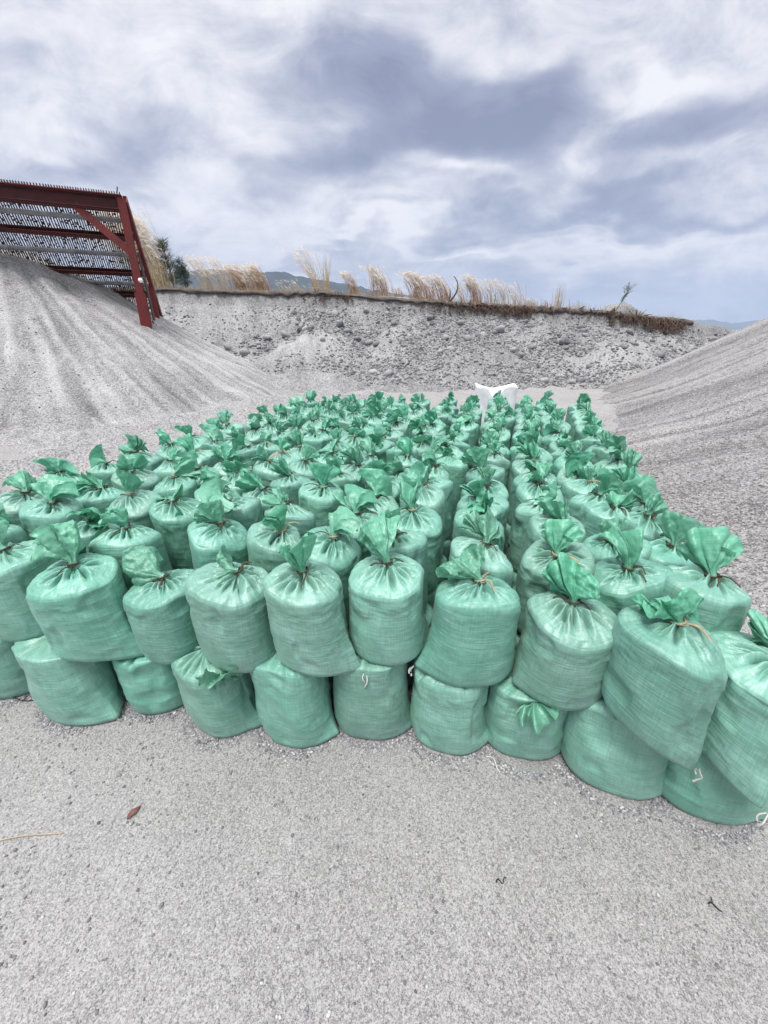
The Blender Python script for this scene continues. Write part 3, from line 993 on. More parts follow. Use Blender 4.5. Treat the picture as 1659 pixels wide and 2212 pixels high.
ORD = ['first', 'second', 'third', 'fourth', 'fifth', 'sixth', 'seventh', 'eighth', 'ninth', 'tenth', 'eleventh', 'twelfth', 'thirteenth', 'fourteenth',
       'fifteenth', 'sixteenth', 'seventeenth', 'eighteenth', 'nineteenth', 'twentieth', 'twenty-first', 'twenty-second', 'twenty-third', 'twenty-fourth']
UP = 'tied green sacks of the upper layer'
LOWG = 'green sacks of the bottom layer'

# ---- front row, upper layer: (x, y, z0, rz, body args, tuft args, taz, lean, spin, label)
FR = [
    dict(p=(-1.64, 1.44), z=0.35, rz=.2, b=dict(a=0.16, b=0.14, H=0.4, lean=(0, 0), corners=((0, .04, .02), (math.pi, .03, .0))), t=dict(L=.15, bmax=.7, curl=.7), d=(175, 55, 10),
         l='front row top sack cut off by the left edge of the photo, tuft flopped left'),
    dict(p=(-1.26, 1.31), z=0.365, rz=-.12, b=dict(a=0.152, b=0.14, H=0.395, corners=((-.12, .10, .06), (math.pi, .01, .0)), neck=(.02, .0)), t=dict(L=.19, bmax=.55, curl=.45, ruf=.04, opening=.045), d=(128, 34, 25),
         l='widest front row top sack, second from the left, twine loop at its neck'),
    dict(p=(-0.93, 1.33), z=0.33, rz=-.05, b=dict(a=0.145, b=0.138, H=0.35, corners=((0, .02, .01), (math.pi, .015, 0)), neck=(.015, .01)), t=dict(L=.155, bmax=.62, curl=.5, ruf=.02, opening=.035), d=(172, 66, 0),
         l='front row top sack with its mouth flopped left over a narrow rounded body'),
    dict(p=(-0.60, 1.24), z=0.38, rz=-.15, b=dict(a=0.155, b=0.138, H=0.385, corners=((0, .045, .015), (math.pi - .2, .06, .01)), neck=(.035, .02)), t=dict(L=.13, bmax=.95, curl=1.1, ruf=.032, opening=.045), d=(186, 74, 10),
         l='front row top sack with a crumpled mouth folded down flat on its left shoulder'),
    dict(p=(-0.29, 1.19), z=0.42, rz=-.25, b=dict(a=0.14, b=0.132, H=0.385, corners=((-.15, .10, .04), (math.pi, .01, .0)), lean=(-.01, 0)), t=dict(L=.135, bmax=.5, curl=.15, ruf=.028, opening=.05), d=(120, 14, -15),
         l='front row top sack with narrow upright mouth, long white thread at its right corner'),
    dict(p=(0.01, 1.22), z=0.43, rz=-.1, b=dict(a=0.141, b=0.132, H=0.385, corners=((.15, .085, .01), (math.pi, .015, .0)), neck=(-.0, .02)), t=dict(L=.165, bmax=.42, curl=.2, ruf=.035, opening=.035), d=(140, 26, 0),
         l='front row top sack with a tall crest leaning left, near the middle of the row'),
    dict(p=(0.34, 1.16), z=0.385, rz=.22, b=dict(a=0.15, b=0.136, H=0.385, corners=((-.25, .05, .03), (math.pi - .1, .09, .01)), lean=(.02, .02)), t=dict(L=.145, bmax=.75, curl=.45, ruf=.035, opening=.03), d=(150, 42, 10),
         l='front row top sack with several tan tie ends splayed on its shiny top'),
    dict(p=(0.68, 1.09), z=0.355, rz=.1, b=dict(a=0.152, b=0.138, H=0.375, corners=((-.3, .03, .02), (math.pi, .05, .0)), neck=(0, .03)), t=dict(L=.12, bmax=.95, curl=.35, ruf=.045, opening=.05), d=(95, 18, 0),
         l='front row top sack with a broad ruffled butterfly mouth, third top sack from the right'),
    dict(p=(0.90, 0.93), z=0.41, rz=-.85, b=dict(a=0.146, b=0.14, H=0.375, corners=((0, .05, .17), (math.pi, -.02, -.08)), neck=(.0, .02)), t=dict(L=.12, bmax=.85, curl=.4, ruf=.038, opening=.045), d=(135, 28, 5),
         l='front row top sack with a round fan mouth, its pointed corner hanging down in front'),
    dict(p=(1.19, 0.89), z=0.345, rz=-1.65, b=dict(a=0.152, b=0.15, H=0.36, corners=((0, .05, .14), (math.pi, -.02, -.05)), neck=(.02, .02)), t=dict(L=.15, bmax=.8, curl=.4, ruf=.025), d=(40, 40, 0),
         l='rightmost front row top sack, cut by the right edge of the photo, corner hanging low'),
]
for i, f in enumerate(FR):
    body = sack_body(1000 + i * 13, n=224, m=110, **f['b'])
    tu = tuft_mesh(700 + i * 3, nphi=220, ns=40, **f['t'])
    strip = i in (6, 8, 9)
    th = [(0, THREADS[[0, 2, 0, 1, 3, 0, 1, 1, 2, 3][i]])]
    if i in (3, 6): th.append((1, THREADS[1]))
    if i in (0, 2): th = []
    make_sack(f['l'], f['p'][0], f['p'][1], f['z'], f['rz'], body, tu, f['d'][0], f['d'][1], f['d'][2],
              tie=tie_mesh(100 + i, ends=4 if i == 6 else 2, length=.075 if strip else .04, strip=strip), threads=th, group=UP)

# ---- front row, bottom layer
LR = [
    ((-1.85, 1.44), .1, dict(a=0.152, b=.138), 'bottom layer sack cut off by the left edge of the photo'),
    ((-1.43, 1.31), -.45, dict(a=0.175, b=.142, corners=((0, .10, .0), (math.pi, .01, -.04)), lean=(-.07, 0.02)), 'bottom layer sack slumped to the left, its puckered shoulder showing, leftmost complete one'),
    ((-1.07, 1.36), 0, dict(a=0.152, b=.138, corners=((0, .01, .0), (math.pi, .01, 0))), 'plain bottom layer sack squeezed under the narrow rounded top sack'),
    ((-0.73, 1.25), -.35, dict(a=0.152, b=.138, corners=((0, .09, .0), (math.pi, .02, -.03)), lean=(-.03, .0)), 'bottom layer sack with a ruffled mouth poking out, left half of the front'),
    ((-0.39, 1.2), -.35, dict(a=0.152, b=.138, corners=((0, .08, .0), (math.pi, .01, -.03)), lean=(-.02, .02)), 'bottom layer sack under the narrow upright mouth, deep folds on its left shoulder'),
    ((-0.06, 1.23), -.2, dict(a=0.152, b=.138, corners=((0, .09, .0), (math.pi, .03, -.01))), 'bottom layer sack with a pleated shoulder and dark gaps at both sides, front centre'),
    ((0.28, 1.17), -.25, dict(a=0.152, b=.138, corners=((0, .09, .0), (math.pi, .02, -.02)), lean=(-.01, .02)), 'bottom layer sack below the tan tie ends, long curling white thread on the ground'),
    ((0.61, 1.11), -.2, dict(a=0.152, b=.138, corners=((0, .09, .0), (math.pi, .04, -.01))), 'bottom layer sack with a ruffled mouth poking out, right half of the front'),
    ((0.92, 0.98), -.45, dict(a=0.175, b=.142, corners=((0, .10, .0), (math.pi, .02, -.03)), lean=(-.03, .03)), 'big bottom layer sack with a sharp right corner, second from the right'),
    ((1.21, 0.90), -.5, dict(a=0.175, b=.142, corners=((0, .10, .0), (math.pi, .02, -.03)), lean=(-.02, .03)), 'rightmost bottom layer sack, its corner pointing at the coarse gravel'),
]
for i, (p, rz, kw, lab) in enumerate(LR):
    hu = [.36, .375, .34, .39, .43, .44, .395, .365, .42, .355][i]
    kk = dict(H=hu + .045, shoulder=.885, reach=.35, crush=hu - .005, bulge=.02, corners=((0, .05, 0), (math.pi, .03, 0)))
    kk.update(kw)
    body = sack_body(1400 + i * 17, n=208, m=92, pleatgain=1.3, **kk)
    tu = None
    a_ = dict()
    if i in (3, 7):
        tu = tuft_mesh(800 + i, L=.075, bmax=1.5, curl=.3, ruf=.055, opening=.045, nphi=180, ns=30)
        a_ = dict(tuft=tu, taz=-70 if i == 3 else -95, tlean=98 if i == 3 else 100, tspin=0)
        nk = body[1]
        # the mouth is pushed forward out from under the sack above
        ang_ = -rz
        fx, fy = (.07, -.110) if i == 3 else (-.02, -.110)
        nk[0], nk[1], nk[2] = fx * math.cos(ang_) - fy * math.sin(ang_), fx * math.sin(ang_) + fy * math.cos(ang_), hu - .02
    make_sack(lab, p[0] - .015 * (i > 6), p[1] - .008 + .035 * (i > 6), -.008, rz, body, threads=[(0, THREADS[i % 4])] if i not in (0, 2) else [], group=LOWG, **a_)
    # let them settle a little into the grit

# ---- upper layer behind the front row: twelve lanes running back from the front sacks
# lane: (x at y=1.3, x at y=5.3, first y, last y, curvature)
LANES = [(1.215, 2.62, 1.155, 5.25, -.03), (.985, 2.20, 1.215, 5.45, -.02), (.70, 1.92, 1.375, 5.30, -.02), (.38, 1.55, 1.435, 5.60, .0), (.02, 1.17, 1.49, 5.50, .01),
         (-.27, .82, 1.46, 5.55, .02), (-.585, .49, 1.515, 5.55, .02), (-.915, .17, 1.60, 5.60, .02), (-1.24, -.14, 1.585, 5.70, .02), (-1.60, -.46, 1.71, 5.72, .02),
         (-1.96, -.78, 1.60, 5.72, .02), (-2.30, -1.08, 1.78, 5.35, .03)]
ROWS = []
_r = np.random.RandomState(21)
for c_, (xa, xb, y0_, y1_, cv) in enumerate(LANES):
    ys_ = []
    y_ = y0_
    while y_ < y1_ + .12:
        ys_.append(y_); y_ += .262 + _r.uniform(-.012, .012)
    jx = .014 if c_ < 4 else .028
    pts_l = []
    for y_ in ys_:
        f_ = (y_ - 1.3) / 4.0
        pts_l.append((xa + (xb - xa) * f_ + cv * math.sin(f_ * math.pi) + _r.normal() * jx, y_ + _r.normal() * .012))
    ROWS.append((c_ + 1, pts_l))

DESC = {'fan': 'fan-shaped mouth', 'crest': 'narrow mouth', 'rosette': 'crumpled mouth', 'flop': 'flopped mouth'}
rng = np.random.RandomState(11)
ALLUP = []
for (c_, pts) in ROWS:
    for j, (x, y) in enumerate(pts):
        r = j + 1                   # how many sacks back from the front row
        right = c_ <= 4
        fary = y > 3.2
        if right:
            kind = rng.choice(['fan', 'crest', 'rosette', 'flop'], p=[.50, .28, .14, .08])
            az = rng.normal(88, 40); lean = rng.uniform(5, 34); spin = rng.normal(0, 28)
        elif fary:
            kind = rng.choice(['fan', 'crest', 'rosette'], p=[.22, .46, .32])
            az = rng.normal(110, 50); lean = rng.uniform(5, 40); spin = rng.normal(0, 50)
        else:
            kind = rng.choice(['fan', 'crest', 'rosette', 'flop'], p=[.27, .38, .15, .20])
            az = rng.normal(130, 50); lean = rng.uniform(10, 58); spin = rng.normal(0, 45)
        tu = TUFT[kind][rng.randint(7)]
        body = BODY[rng.randint(len(BODY))]
        far = math.hypot(x, y) > 4.2
        tie = None if far else (STRIPS[rng.randint(3)] if rng.rand() < .2 else TIES[rng.randint(6)])
        z = (.385 if r < 5 else .365) + rng.uniform(-.02, .02)
        lab = 'upper green sack, %s lane from right, %s behind the front row, %s' % (ORD[c_ - 1], ORD[r - 1], DESC[kind])
        ts = rng.uniform(.80, 1.06) * (.96 if right else .97) * (.88 if fary else 1.0)
        make_sack(lab, x, y, z, rng.uniform(0, 2 * math.pi), body, tu, az, lean, spin, ts, tie=tie, group=UP, tie_rz=rng.uniform(0, 6.28),
                  sc=(rng.uniform(.96, 1.04), rng.uniform(.96, 1.04), rng.uniform(.97, 1.03)))
        last = r == len(pts)
        if c_ <= 5 or c_ == 12 or r == 1 or last:
            make_sack('bottom green sack, %s lane from right, %s behind the front row' % (ORD[c_ - 1], ORD[r - 1]),
                      x + rng.uniform(-.012, .012), y + rng.uniform(-.012, .012), -.008, rng.uniform(0, 6.28), LOWBODY[rng.randint(5)], group=LOWG)

# ---- white bulk bag standing behind the last row
def bulk_bag(x, y, w, d, h, rz):
    root = thing('bulk_bag', 'half empty white bulk bag with a sagging rim standing behind the green sacks', 'bulk bag', (x, y, 0), rz)
    n_ = 96; m_ = 40
    th = np.arange(n_) * 2 * math.pi / n_
    e = 5.0
    Rt = (np.abs(np.cos(th) / (w / 2)) ** e + np.abs(np.sin(th) / (d / 2)) ** e) ** (-1 / e)
    zz_ = np.linspace(0, 1, m_)[:, None]
    rimh = h * (1 - .20 * np.exp(-(angdiff(th, -math.pi / 2 - .15) / .35) ** 2) - .10 * np.exp(-(angdiff(th, math.pi / 2) / .5) ** 2) + .02 * np.sin(5 * th))
    Z = zz_ * rimh
    rr_ = Rt * (1 + .05 * fbm(th * 2, zz_ * 4, 5, 3) + .02 * np.sin(zz_ * 9 + th * 3))
    X = rr_ * np.cos(th); Y = rr_ * np.sin(th)
    # inner wall going down again
    zi = np.linspace(1, .55, 10)[:, None]
    Xi = (rr_[-1] * .955)[None] * np.cos(th) * (1 - .1 * (1 - zi)); Yi = (rr_[-1] * .955)[None] * np.sin(th) * (1 - .1 * (1 - zi)); Zi = zi * rimh
    P = np.stack([np.vstack([X, Xi, 0 * Xi[:1]]), np.vstack([Y, Yi, 0 * Yi[:1]]), np.vstack([Z, Zi, Zi[-1:] * .95])], -1)
    obj('bag_cloth', mesh_np('bag_cloth', P.reshape(-1, 3), grid_faces(P.shape[0], n_, True), True, mat=M_white), root)
    return root


bulk_bag(1.74, 6.25, .60, .5, .90, -.08)

# ================================================================== SIEVE SCREEN
T0 = np.array([-6.27, 11.5, 4.60])
uL = np.array([-.929, -.371, 0.0])             # along the head beam, to the left
hz = np.array([-.371, .929, 0.0])
nD = hz * math.cos(R(46)) - np.array([0, 0, 1]) * math.sin(R(46))   # down the screen
nrm_ = np.cross(uL, nD); nrm_ /= np.linalg.norm(nrm_)
if nrm_[2] < 0: nrm_ = -nrm_
LEN = 6.2; SL = 3.85
scr = thing('sieve_screen', 'large sloping red steel sieve screen half buried in the pale sand pile', 'sieve screen', tuple(T0 * (1, 1, 0)))
O = T0 * np.array([1, 1, 0])


def sp(nm, mb, mat, smooth=False, parent=None):
    me = mb.mesh(nm, mat, smooth)
    o = obj(nm, me, parent or scr)
    # parts are built in world space; bring them into the frame of the thing
    V = np.empty(len(me.vertices) * 3, np.float32); me.vertices.foreach_get('co', V)
    V = V.reshape(-1, 3) - O.astype(np.float32); me.vertices.foreach_set('co', V.ravel()); me.update()
    return o


A_ = T0 - np.array([0, 0, .12])
mb = MB(); mb.channel(A_, A_ + uL * LEN, .13, .26, .022, (0, 0, 1), side=1); mb.box(A_ + np.array([0, 0, -.15]) + hz * .05, A_ + uL * LEN + np.array([0, 0, -.15]) + hz * .05, .2, .02)
sp('head_beam', mb, M_redd)
mb = MB(); mb.box(A_ + np.array([0, 0, .145]) - hz * .02, A_ + uL * LEN + np.array([0, 0, .145]) - hz * .02, .17, .02)
sp('beam_flange', mb, M_red)
for k_, xo in enumerate((0.02, LEN - .1)):
    P0 = T0 + uL * xo + np.array([0, 0, -.02])
    base = P0 + np.array([-.14, .0, -3.75]) + hz * .02
    mid = P0 + (base - P0) * .53
    mb = MB(); mb.channel(P0, mid, .17, .13, .018, hz, side=-1); mb.box(P0 - hz * .07, mid - hz * .07, .17, .012, hz)
    sp('post', mb, M_red)
    mb = MB(); mb.ibeam(mid + (0, 0, .02), base, .24, .16, .02, hz); mb.box(mid - hz * .10, base - hz * .10, .25, .014, hz)
    sp('post_foot', mb, M_red)
mb = MB()
Pm = T0 + np.array([-.03, 0, -1.16]) + hz * .0
mb.channel(T0 + uL * 1.02 + np.array([0, 0, -.24]) + hz * .02, Pm, .05, .17, .018, np.cross(uL, (0, 0, 1)) * 0 + uL + np.array([0, 0, .8]), side=1)
mb.box(T0 + uL * 1.02 + np.array([0, 0, -.24]) - hz * .01, Pm - hz * .03, .012, .17, uL + np.array([0, 0, .8]))
sp('corner_brace', mb, M_red)
# side stringer down the slope
S0 = T0 + uL * (-.05) + np.array([0, 0, -.02]); S1 = S0 + nD * SL
mb = MB(); mb.channel(S0, S1, .09, .22, .018, nrm_, side=1)
sp('side_stringer', mb, M_red)
mb = MB(); mb.channel(S0 + uL * LEN, S1 + uL * LEN, .09, .22, .018, nrm_, side=1)
sp('side_stringer', mb, M_red)
# rear leg and plate near the foot
Q = T0 + hz * 1.55 + uL * (-.02)
mb = MB(); mb.channel(Q + (0, 0, -1.65), Q + (0, 0, -3.6), .13, .11, .016, hz, side=1); sp('rear_leg', mb, M_red)
mb = MB(); mb.box(T0 + hz * .75 + (0, 0, -1.0), T0 + hz * .95 + (0, 0, -3.0), .03, .34, hz); sp('side_plate', mb, M_brownplate)
mb = MB(); mb.box(T0 + hz * .45 + (0, 0, -2.65), T0 + hz * 1.55 + (0, 0, -3.15), .04, .07); sp('strut', mb, M_redd)
# cross members under the wires
for s_, typ in ((.48, 0), (.89, 1), (1.36, 0), (1.88, 1), (2.22, 0), (2.56, 1), (3.0, 0), (3.5, 1)):
    p0 = T0 + nD * s_ - nrm_ * .09; p1 = p0 + uL * LEN
    mb = MB()
    if typ == 0:
        mb.tube(np.linspace(p0, p1, 20), .052, 10); sp('cross_pipe', mb, M_pipe, True)
    else:
        mb.channel(p0, p1, .10, .15, .015, nrm_, side=1); sp('cross_beam', mb, M_redd)
# screen wires with clogged spots
mb = MB()
rs = np.random.RandomState(3)
s_ = .0
while s_ < LEN - .05:
    a0 = T0 + uL * (s_ + .03) + nrm_ * .02 - nD * .10
    mb.box(a0, a0 + nD * (SL + .08) + uL * .25, .022, .026, nrm_)
    s_ += .052 + rs.uniform(-.008, .008)
for k_ in range(2600):
    a0 = T0 + uL * rs.uniform(0, LEN) + nD * rs.uniform(.02, SL) + nrm_ * .02
    mb.box(a0, a0 + nD * rs.uniform(.01, .04), .04, .02, nrm_)
sp('screen_wires', mb, M_iron)
# roots and straw caught on the beams
mb = MB()
for k_ in range(380):
    sb = rs.choice([.89, 1.36, 1.88, 2.22, 2.56]) + rs.uniform(-.05, .12)
    a0 = T0 + uL * rs.uniform(0, 4.5) + nD * sb - nrm_ * rs.uniform(.0, .16)
    t_ = np.linspace(0, 1, 6)[:, None]
    v_ = rs.normal(size=3) * .09 + np.array([0, 0, -.07])
    mb.tube(a0 + v_ * t_ + np.array([0, 0, -.05]) * t_ ** 2 + rs.normal(size=3) * .05 * np.sin(t_ * 3), .004, 4)
sp('caught_roots', mb, M_root)['kind'] = 'stuff'
mb = MB()
bb = T0 + np.array([-.0, 0, -1.72]) - hz * .10
tt = np.linspace(0, math.pi, 8)
mb.tube(np.stack([np.full(8, bb[0]), np.full(8, bb[1]), bb[2] + np.cos(tt) * .055], -1), .05 * np.sin(tt) + .004, 10)
sp('white_knob', mb, M_white, True)
mb = MB(); mb.tube([T0 + uL * .1 + (0, 0, .02), T0 + uL * .08 + (0, 0, .10), T0 + uL * .05 + (0, 0, .2)], .012, 6); sp('lifting_hook', mb, M_iron)

# ================================================================== DRY GRASS ON THE BANK
def grass_clump(name, label, cat, x, y, z, h, n, spread, mat, plume=True, wind=(-.32, 0.05), seed=0, pm=None, group='dry grass clumps on the bank', bw=.016, upright=0.0):
    rs = np.random.RandomState(seed)
    root = thing(name, label, cat, (x, y, z), 0, group)
    mb = MB(); mp = MB()
    for i in range(n):
        a0 = rs.rand() * 6.28
        bx, by = spread * .5 * rs.randn() * .6, spread * .3 * rs.randn() * .6
        hh = h * 1.22 * (.45 + .55 * rs.rand() ** .7)
        out_ = np.array([math.cos(a0) * .22, math.sin(a0) * .15, 0]) * rs.rand()
        w_ = np.array([wind[0], wind[1], 0]) * (.5 + .8 * rs.rand()) * (1 - upright)
        t_ = np.linspace(0, 1, 7)[:, None]
        pts = np.array([[bx, by, -.05]]) + out_ * hh * t_ + w_ * hh * t_ ** 2.2 + np.array([[0, 0, 1.0]]) * hh * (t_ - .12 * t_ ** 3)
        ww = bw * (.6 + .7 * rs.rand()) * (1 - .75 * t_[:, 0])
        mb.ribbon(pts, (math.cos(rs.rand() * 3.1), .4, 0), ww)
        if rs.rand() < .35:   # drooping leaf
            s0 = rs.randint(1, 4)
            q0 = pts[s0]
            dr = np.array([rs.normal() * .5 - .35, rs.normal() * .3, 0])
            lf = q0 + dr * t_ * hh * .30 + np.array([[0, 0, 1.0]]) * hh * (.16 * t_ - .26 * t_ ** 2)
            mb.ribbon(lf, (.3, .5, .4), bw * .9 * (1 - .8 * t_[:, 0]))
        if plume and hh > h * .6 and rs.rand() < .75:
            tip = pts[-1]; dr = pts[-1] - pts[-2]; dr /= np.linalg.norm(dr)
            for q_ in range(11):
                f = q_ / 11
                st0 = tip - dr * h * .20 * (1 - f)
                sd_ = rs.normal(size=3) * .035 * h * (1 - f * .5) + dr * .05 * h + np.array([-.030 * h, 0, -.008 * h])
                mp.ribbon(np.stack([st0, st0 + sd_ * .6, st0 + sd_ * 1.1 + np.array([-.01, 0, -.012]) * h]), (.2, .6, .6), np.array([.009, .011, .003]) * (.7 + .3 * h))
    obj('grass_blades', mb.mesh('grass_blades', mat), root)
    if mp.V:
        obj('seed_plumes', mp.mesh('seed_plumes', pm or M_plume), root)
    return root


def on_bank(px, back=.35):
    """ground point of the bank top seen in that direction"""
    # walk along the ridge
    X = (px - 829.5) / 829.5 / 1.135
    y = 18.5
    for _ in range(6):
        x = X * y
        y = float(bank_ridge_y(x)) + back
    return X * y, y, float(bank_h(X * y, y))


G = [  # px, height, blades, spread, plume, material, word
    (352, 2.8, 230, 1.0, True, 0, 'tallest dense clump of dry grass with feathery plumes, right behind the red screen'),
    (322, 2.1, 120, .9, True, 3, 'green and straw coloured grass clump half hidden by the red screen stringer'),
    (455, 1.35, 46, .7, True, 0, 'thin arching grass clump with long stems beside the green shrubs'),
    (487, 1.25, 34, .6, True, 0, 'pale loose grass clump right of the thin arching clump'),
    (527, 1.05, 110, .5, True, 1, 'dense orange brown grass clump in front of the blue hills'),
    (572, 1.15, 120, .5, True, 1, 'second dense orange brown grass clump in front of the blue hills, right of the first'),
    (552, .9, 50, .5, True, 1, 'low orange grass between the two dense orange clumps'),
    (640, .55, 30, .9, True, 0, 'low sparse grass on the bank edge left of the tall thin stems'),
    (688, 1.75, 40, .35, True, 0, 'tall thin clump of bare stems with airy tops above the hill slope'),
    (708, 1.45, 34, .35, False, 2, 'bare upright stems just right of the tall airy clump'),
    (765, .85, 60, .35, True, 1, 'small rounded orange clump alone on the bank edge'),
    (808, 1.2, 30, .35, False, 2, 'dark bare stems leaning left beside the curved clump'),
    (832, 1.15, 70, .45, True, 1, 'curved clump bent left by the wind, near the middle of the bank'),
    (862, .5, 30, .35, True, 1, 'short tuft right of the curved clump'),
    (902, 1.05, 90, .6, True, 1, 'first clump of the long middle run of orange grass'),
    (930, .95, 80, .6, True, 1, 'second clump of the long middle run of orange grass'),
    (960, 1.0, 80, .55, True, 1, 'clump of orange grass left of the bent dead stalk'),
    (1000, .8, 46, .6, True, 0, 'pale low clump right of the bent dead stalk'),
    (1030, 1.15, 76, .5, True, 1, 'tallest clump in the right part of the orange grass run'),
    (1062, .95, 40, .5, True, 0, 'loose pale clump with two leaning plumes'),
    (1092, 1.0, 34, .5, True, 0, 'loose pale clump with curved plumes, right part of the bank'),
    (1122, .95, 34, .5, True, 0, 'last of the loose pale clumps with curved plumes'),
    (1150, .4, 40, .6, True, 1, 'low orange fringe where the bank edge gets dark'),
    (1185, .35, 30, .6, False, 1, 'low orange stubble left of the tall bare stems'),
    (1208, 1.0, 34, .3, False, 2, 'tall bare upright stems standing alone on the right part of the bank'),
    (1240, .5, 26, .5, False, 2, 'short bare stems right of the tall bare ones'),
    (1262, .42, 20, .4, False, 2, 'short bare stems nearest the broken tree stump'),
]
mats = {0: M_straw, 1: M_orange, 2: M_straw, 3: M_greengrass}
for i, (px, h_, nb, spd, pl, mt, lb) in enumerate(G):
    x, y, z = on_bank(px, .25 + .35 * ((i * 37) % 10) / 10)
    grass_clump('grass_clump', lb, 'grass', x, y, z, h_, nb, spd, mats[mt], pl, seed=500 + i, upright=.75 if mt == 2 else 0, bw=.020,
                wind=(-.42, .03) if mt != 2 else (-.12, 0))


def needle_shrub(label, x, y, z, h, seed, w=.5):
    rs = np.random.RandomState(seed)
    root = thing('evergreen_shrub', label, 'shrub', (x, y, z), 0, 'feathery green shrubs on the bank')
    tr = MB(); fo = MB()
    t_ = np.linspace(0, 1, 8)[:, None]
    tr.tube(np.array([[0, 0, -.1]]) + np.array([[-.08 * h, 0, h]]) * t_, np.linspace(.03, .008, 8), 6)
    for k_ in range(90):
        f = rs.uniform(.08, .98)
        p0 = np.array([-.08 * h * f, 0, h * f])
        a0 = rs.rand() * 6.28; L_ = w * (1.05 - f * .8) * rs.uniform(.5, 1.1)
        d_ = np.array([math.cos(a0) * .8 - .15, math.sin(a0) * .8, .75])
        pts = p0 + d_ * L_ * t_ + np.array([[-.1, 0, -.25]]) * L_ * t_ ** 2
        fo.tube(pts, .006, 4)
        for q_ in range(16):
            b0 = pts[rs.randint(2, 8)]
            v_ = rs.normal(size=3) * .06 + d_ * .07
            fo.ribbon(np.stack([b0, b0 + v_, b0 + v_ * 1.8 + (-.01, 0, -.02)]), rs.normal(size=3), np.array([.014, .012, .003]))
    obj('trunk', tr.mesh('trunk', M_bark, True), root)
    obj('foliage', fo.mesh('foliage', M_shrub), root)


x, y, z = on_bank(384, .6); needle_shrub('taller feathery green shrub right beside the tallest dry grass clump', x, y, z, 1.75, 1, .5)
x, y, z = on_bank(410, .5); needle_shrub('smaller feathery green shrub between the tallest grass and the arching grass', x, y, z, 1.05, 2, .45)

# bent dead stalk
x, y, z = on_bank(975, .05)
root = thing('dead_stalk', 'dark bent dead stalk sticking up from the orange grass run', 'branch', (x, y, z))
mb = MB(); t_ = np.linspace(0, 1, 12)[:, None]
pts = np.array([[-.12, 0, -.05]]) + np.array([[.34, 0, 1.0]]) * t_ + np.array([[.35, 0, 0]]) * np.sin(t_ * 2.6) * .6 - np.array([[.30, 0, 0]]) * t_ ** 3
mb.tube(pts, np.linspace(.045, .014, 12), 7)
mb.tube(np.array([[-.1, 0, 0]]) + np.array([[0.02, 0, .4]]) * t_, np.linspace(.03, .015, 12), 6)
obj('stalk', mb.mesh('stalk', M_bark, True), root)

# broken tree stump with a living shoot, and its mound
x, y, z = on_bank(1325, -.15)
root = thing('broken_tree', 'broken dark tree stump with one thin shoot standing on the bank near its right end', 'tree', (x, y, z - .05))
rs = np.random.RandomState(77)
mb = MB(); t_ = np.linspace(0, 1, 14)[:, None]
pts = np.array([[0, 0, -.1]]) + np.array([[.16, 0, .78]]) * t_ + np.array([[.05, 0, 0]]) * np.sin(t_ * 5)
mb.tube(pts, np.linspace(.13, .075, 14) * (1 + .2 * np.sin(np.arange(14) * 1.9)), 9)
for k_ in range(7):
    p0 = pts[-1] + rs.normal(size=3) * .03
    mb.tube([p0 - (0, 0, .1), p0 + (rs.normal() * .03, 0, .08), p0 + (rs.normal() * .06, 0, .08 + rs.rand() * .16)], [.04, .02, .003], 5)
for k_ in range(5):
    p0 = pts[4 + k_ * 2]; mb.tube([p0, p0 + (rs.choice([-1, 1]) * .14, 0, .06), p0 + (rs.choice([-1, 1]) * .22, 0, .20 * rs.rand())], [.03, .02, .006], 5)
root.scale = (.78, .78, .78)
obj('trunk', mb.mesh('trunk', M_bark, True), root)
mb = MB(); fo = MB()
sh = np.array([[.14, 0, .60]]) + np.array([[.55, 0, .85]]) * t_ + np.array([[.0, 0, .35]]) * t_ ** 2
mb.tube(sh, np.linspace(.022, .008, 14), 6)
for k_ in range(16):
    f = rs.uniform(.35, 1)
    p0 = sh[int(f * 13)]
    d_ = np.array([rs.normal() * .5 + .25, rs.normal() * .3, 1.0]); L_ = rs.uniform(.2, .5)
    tq = np.linspace(0, 1, 5)[:, None]
    br = p0 + d_ * L_ * tq * .8
    mb.tube(br, np.linspace(.010, .003, 5), 5)
    for q_ in range(22):
        b0 = br[rs.randint(1, 5)]; v_ = rs.normal(size=3) * .035 + d_ * .05
        fo.ribbon(np.stack([b0, b0 + v_, b0 + v_ * 1.7]), rs.normal(size=3), np.array([.012, .010, .003]))
for k_ in range(70):
    p0 = np.array([rs.normal() * .30 - .12, rs.normal() * .15, rs.uniform(0.05, .45)]); v_ = rs.normal(size=3) * .10 + np.array([0, 0, .06])
    fo.ribbon(np.stack([p0, p0 + v_, p0 + v_ * 1.8 + (0, 0, -.04)]), rs.normal(size=3), np.array([.012, .010, .003]))
obj('branch', mb.mesh('branch', M_bark, True), root)
obj('foliage', fo.mesh('foliage', M_greengrass), root)

# second tiny stump
x, y, z = on_bank(1383, -.1)
root = thing('small_stump', 'small dark stump with short spikes right of the broken tree', 'stump', (x, y, z))
mb = MB()
for k_ in range(14):
    a0 = rs.normal() * .5; L_ = rs.uniform(.15, .55)
    mb.tube([(rs.normal() * .06, 0, -.1), (a0 * .12, 0, L_ * .5), (a0 * .4, 0, L_)], [.035, .02, .004], 5)
obj('trunk', mb.mesh('trunk', M_bark, True), root)

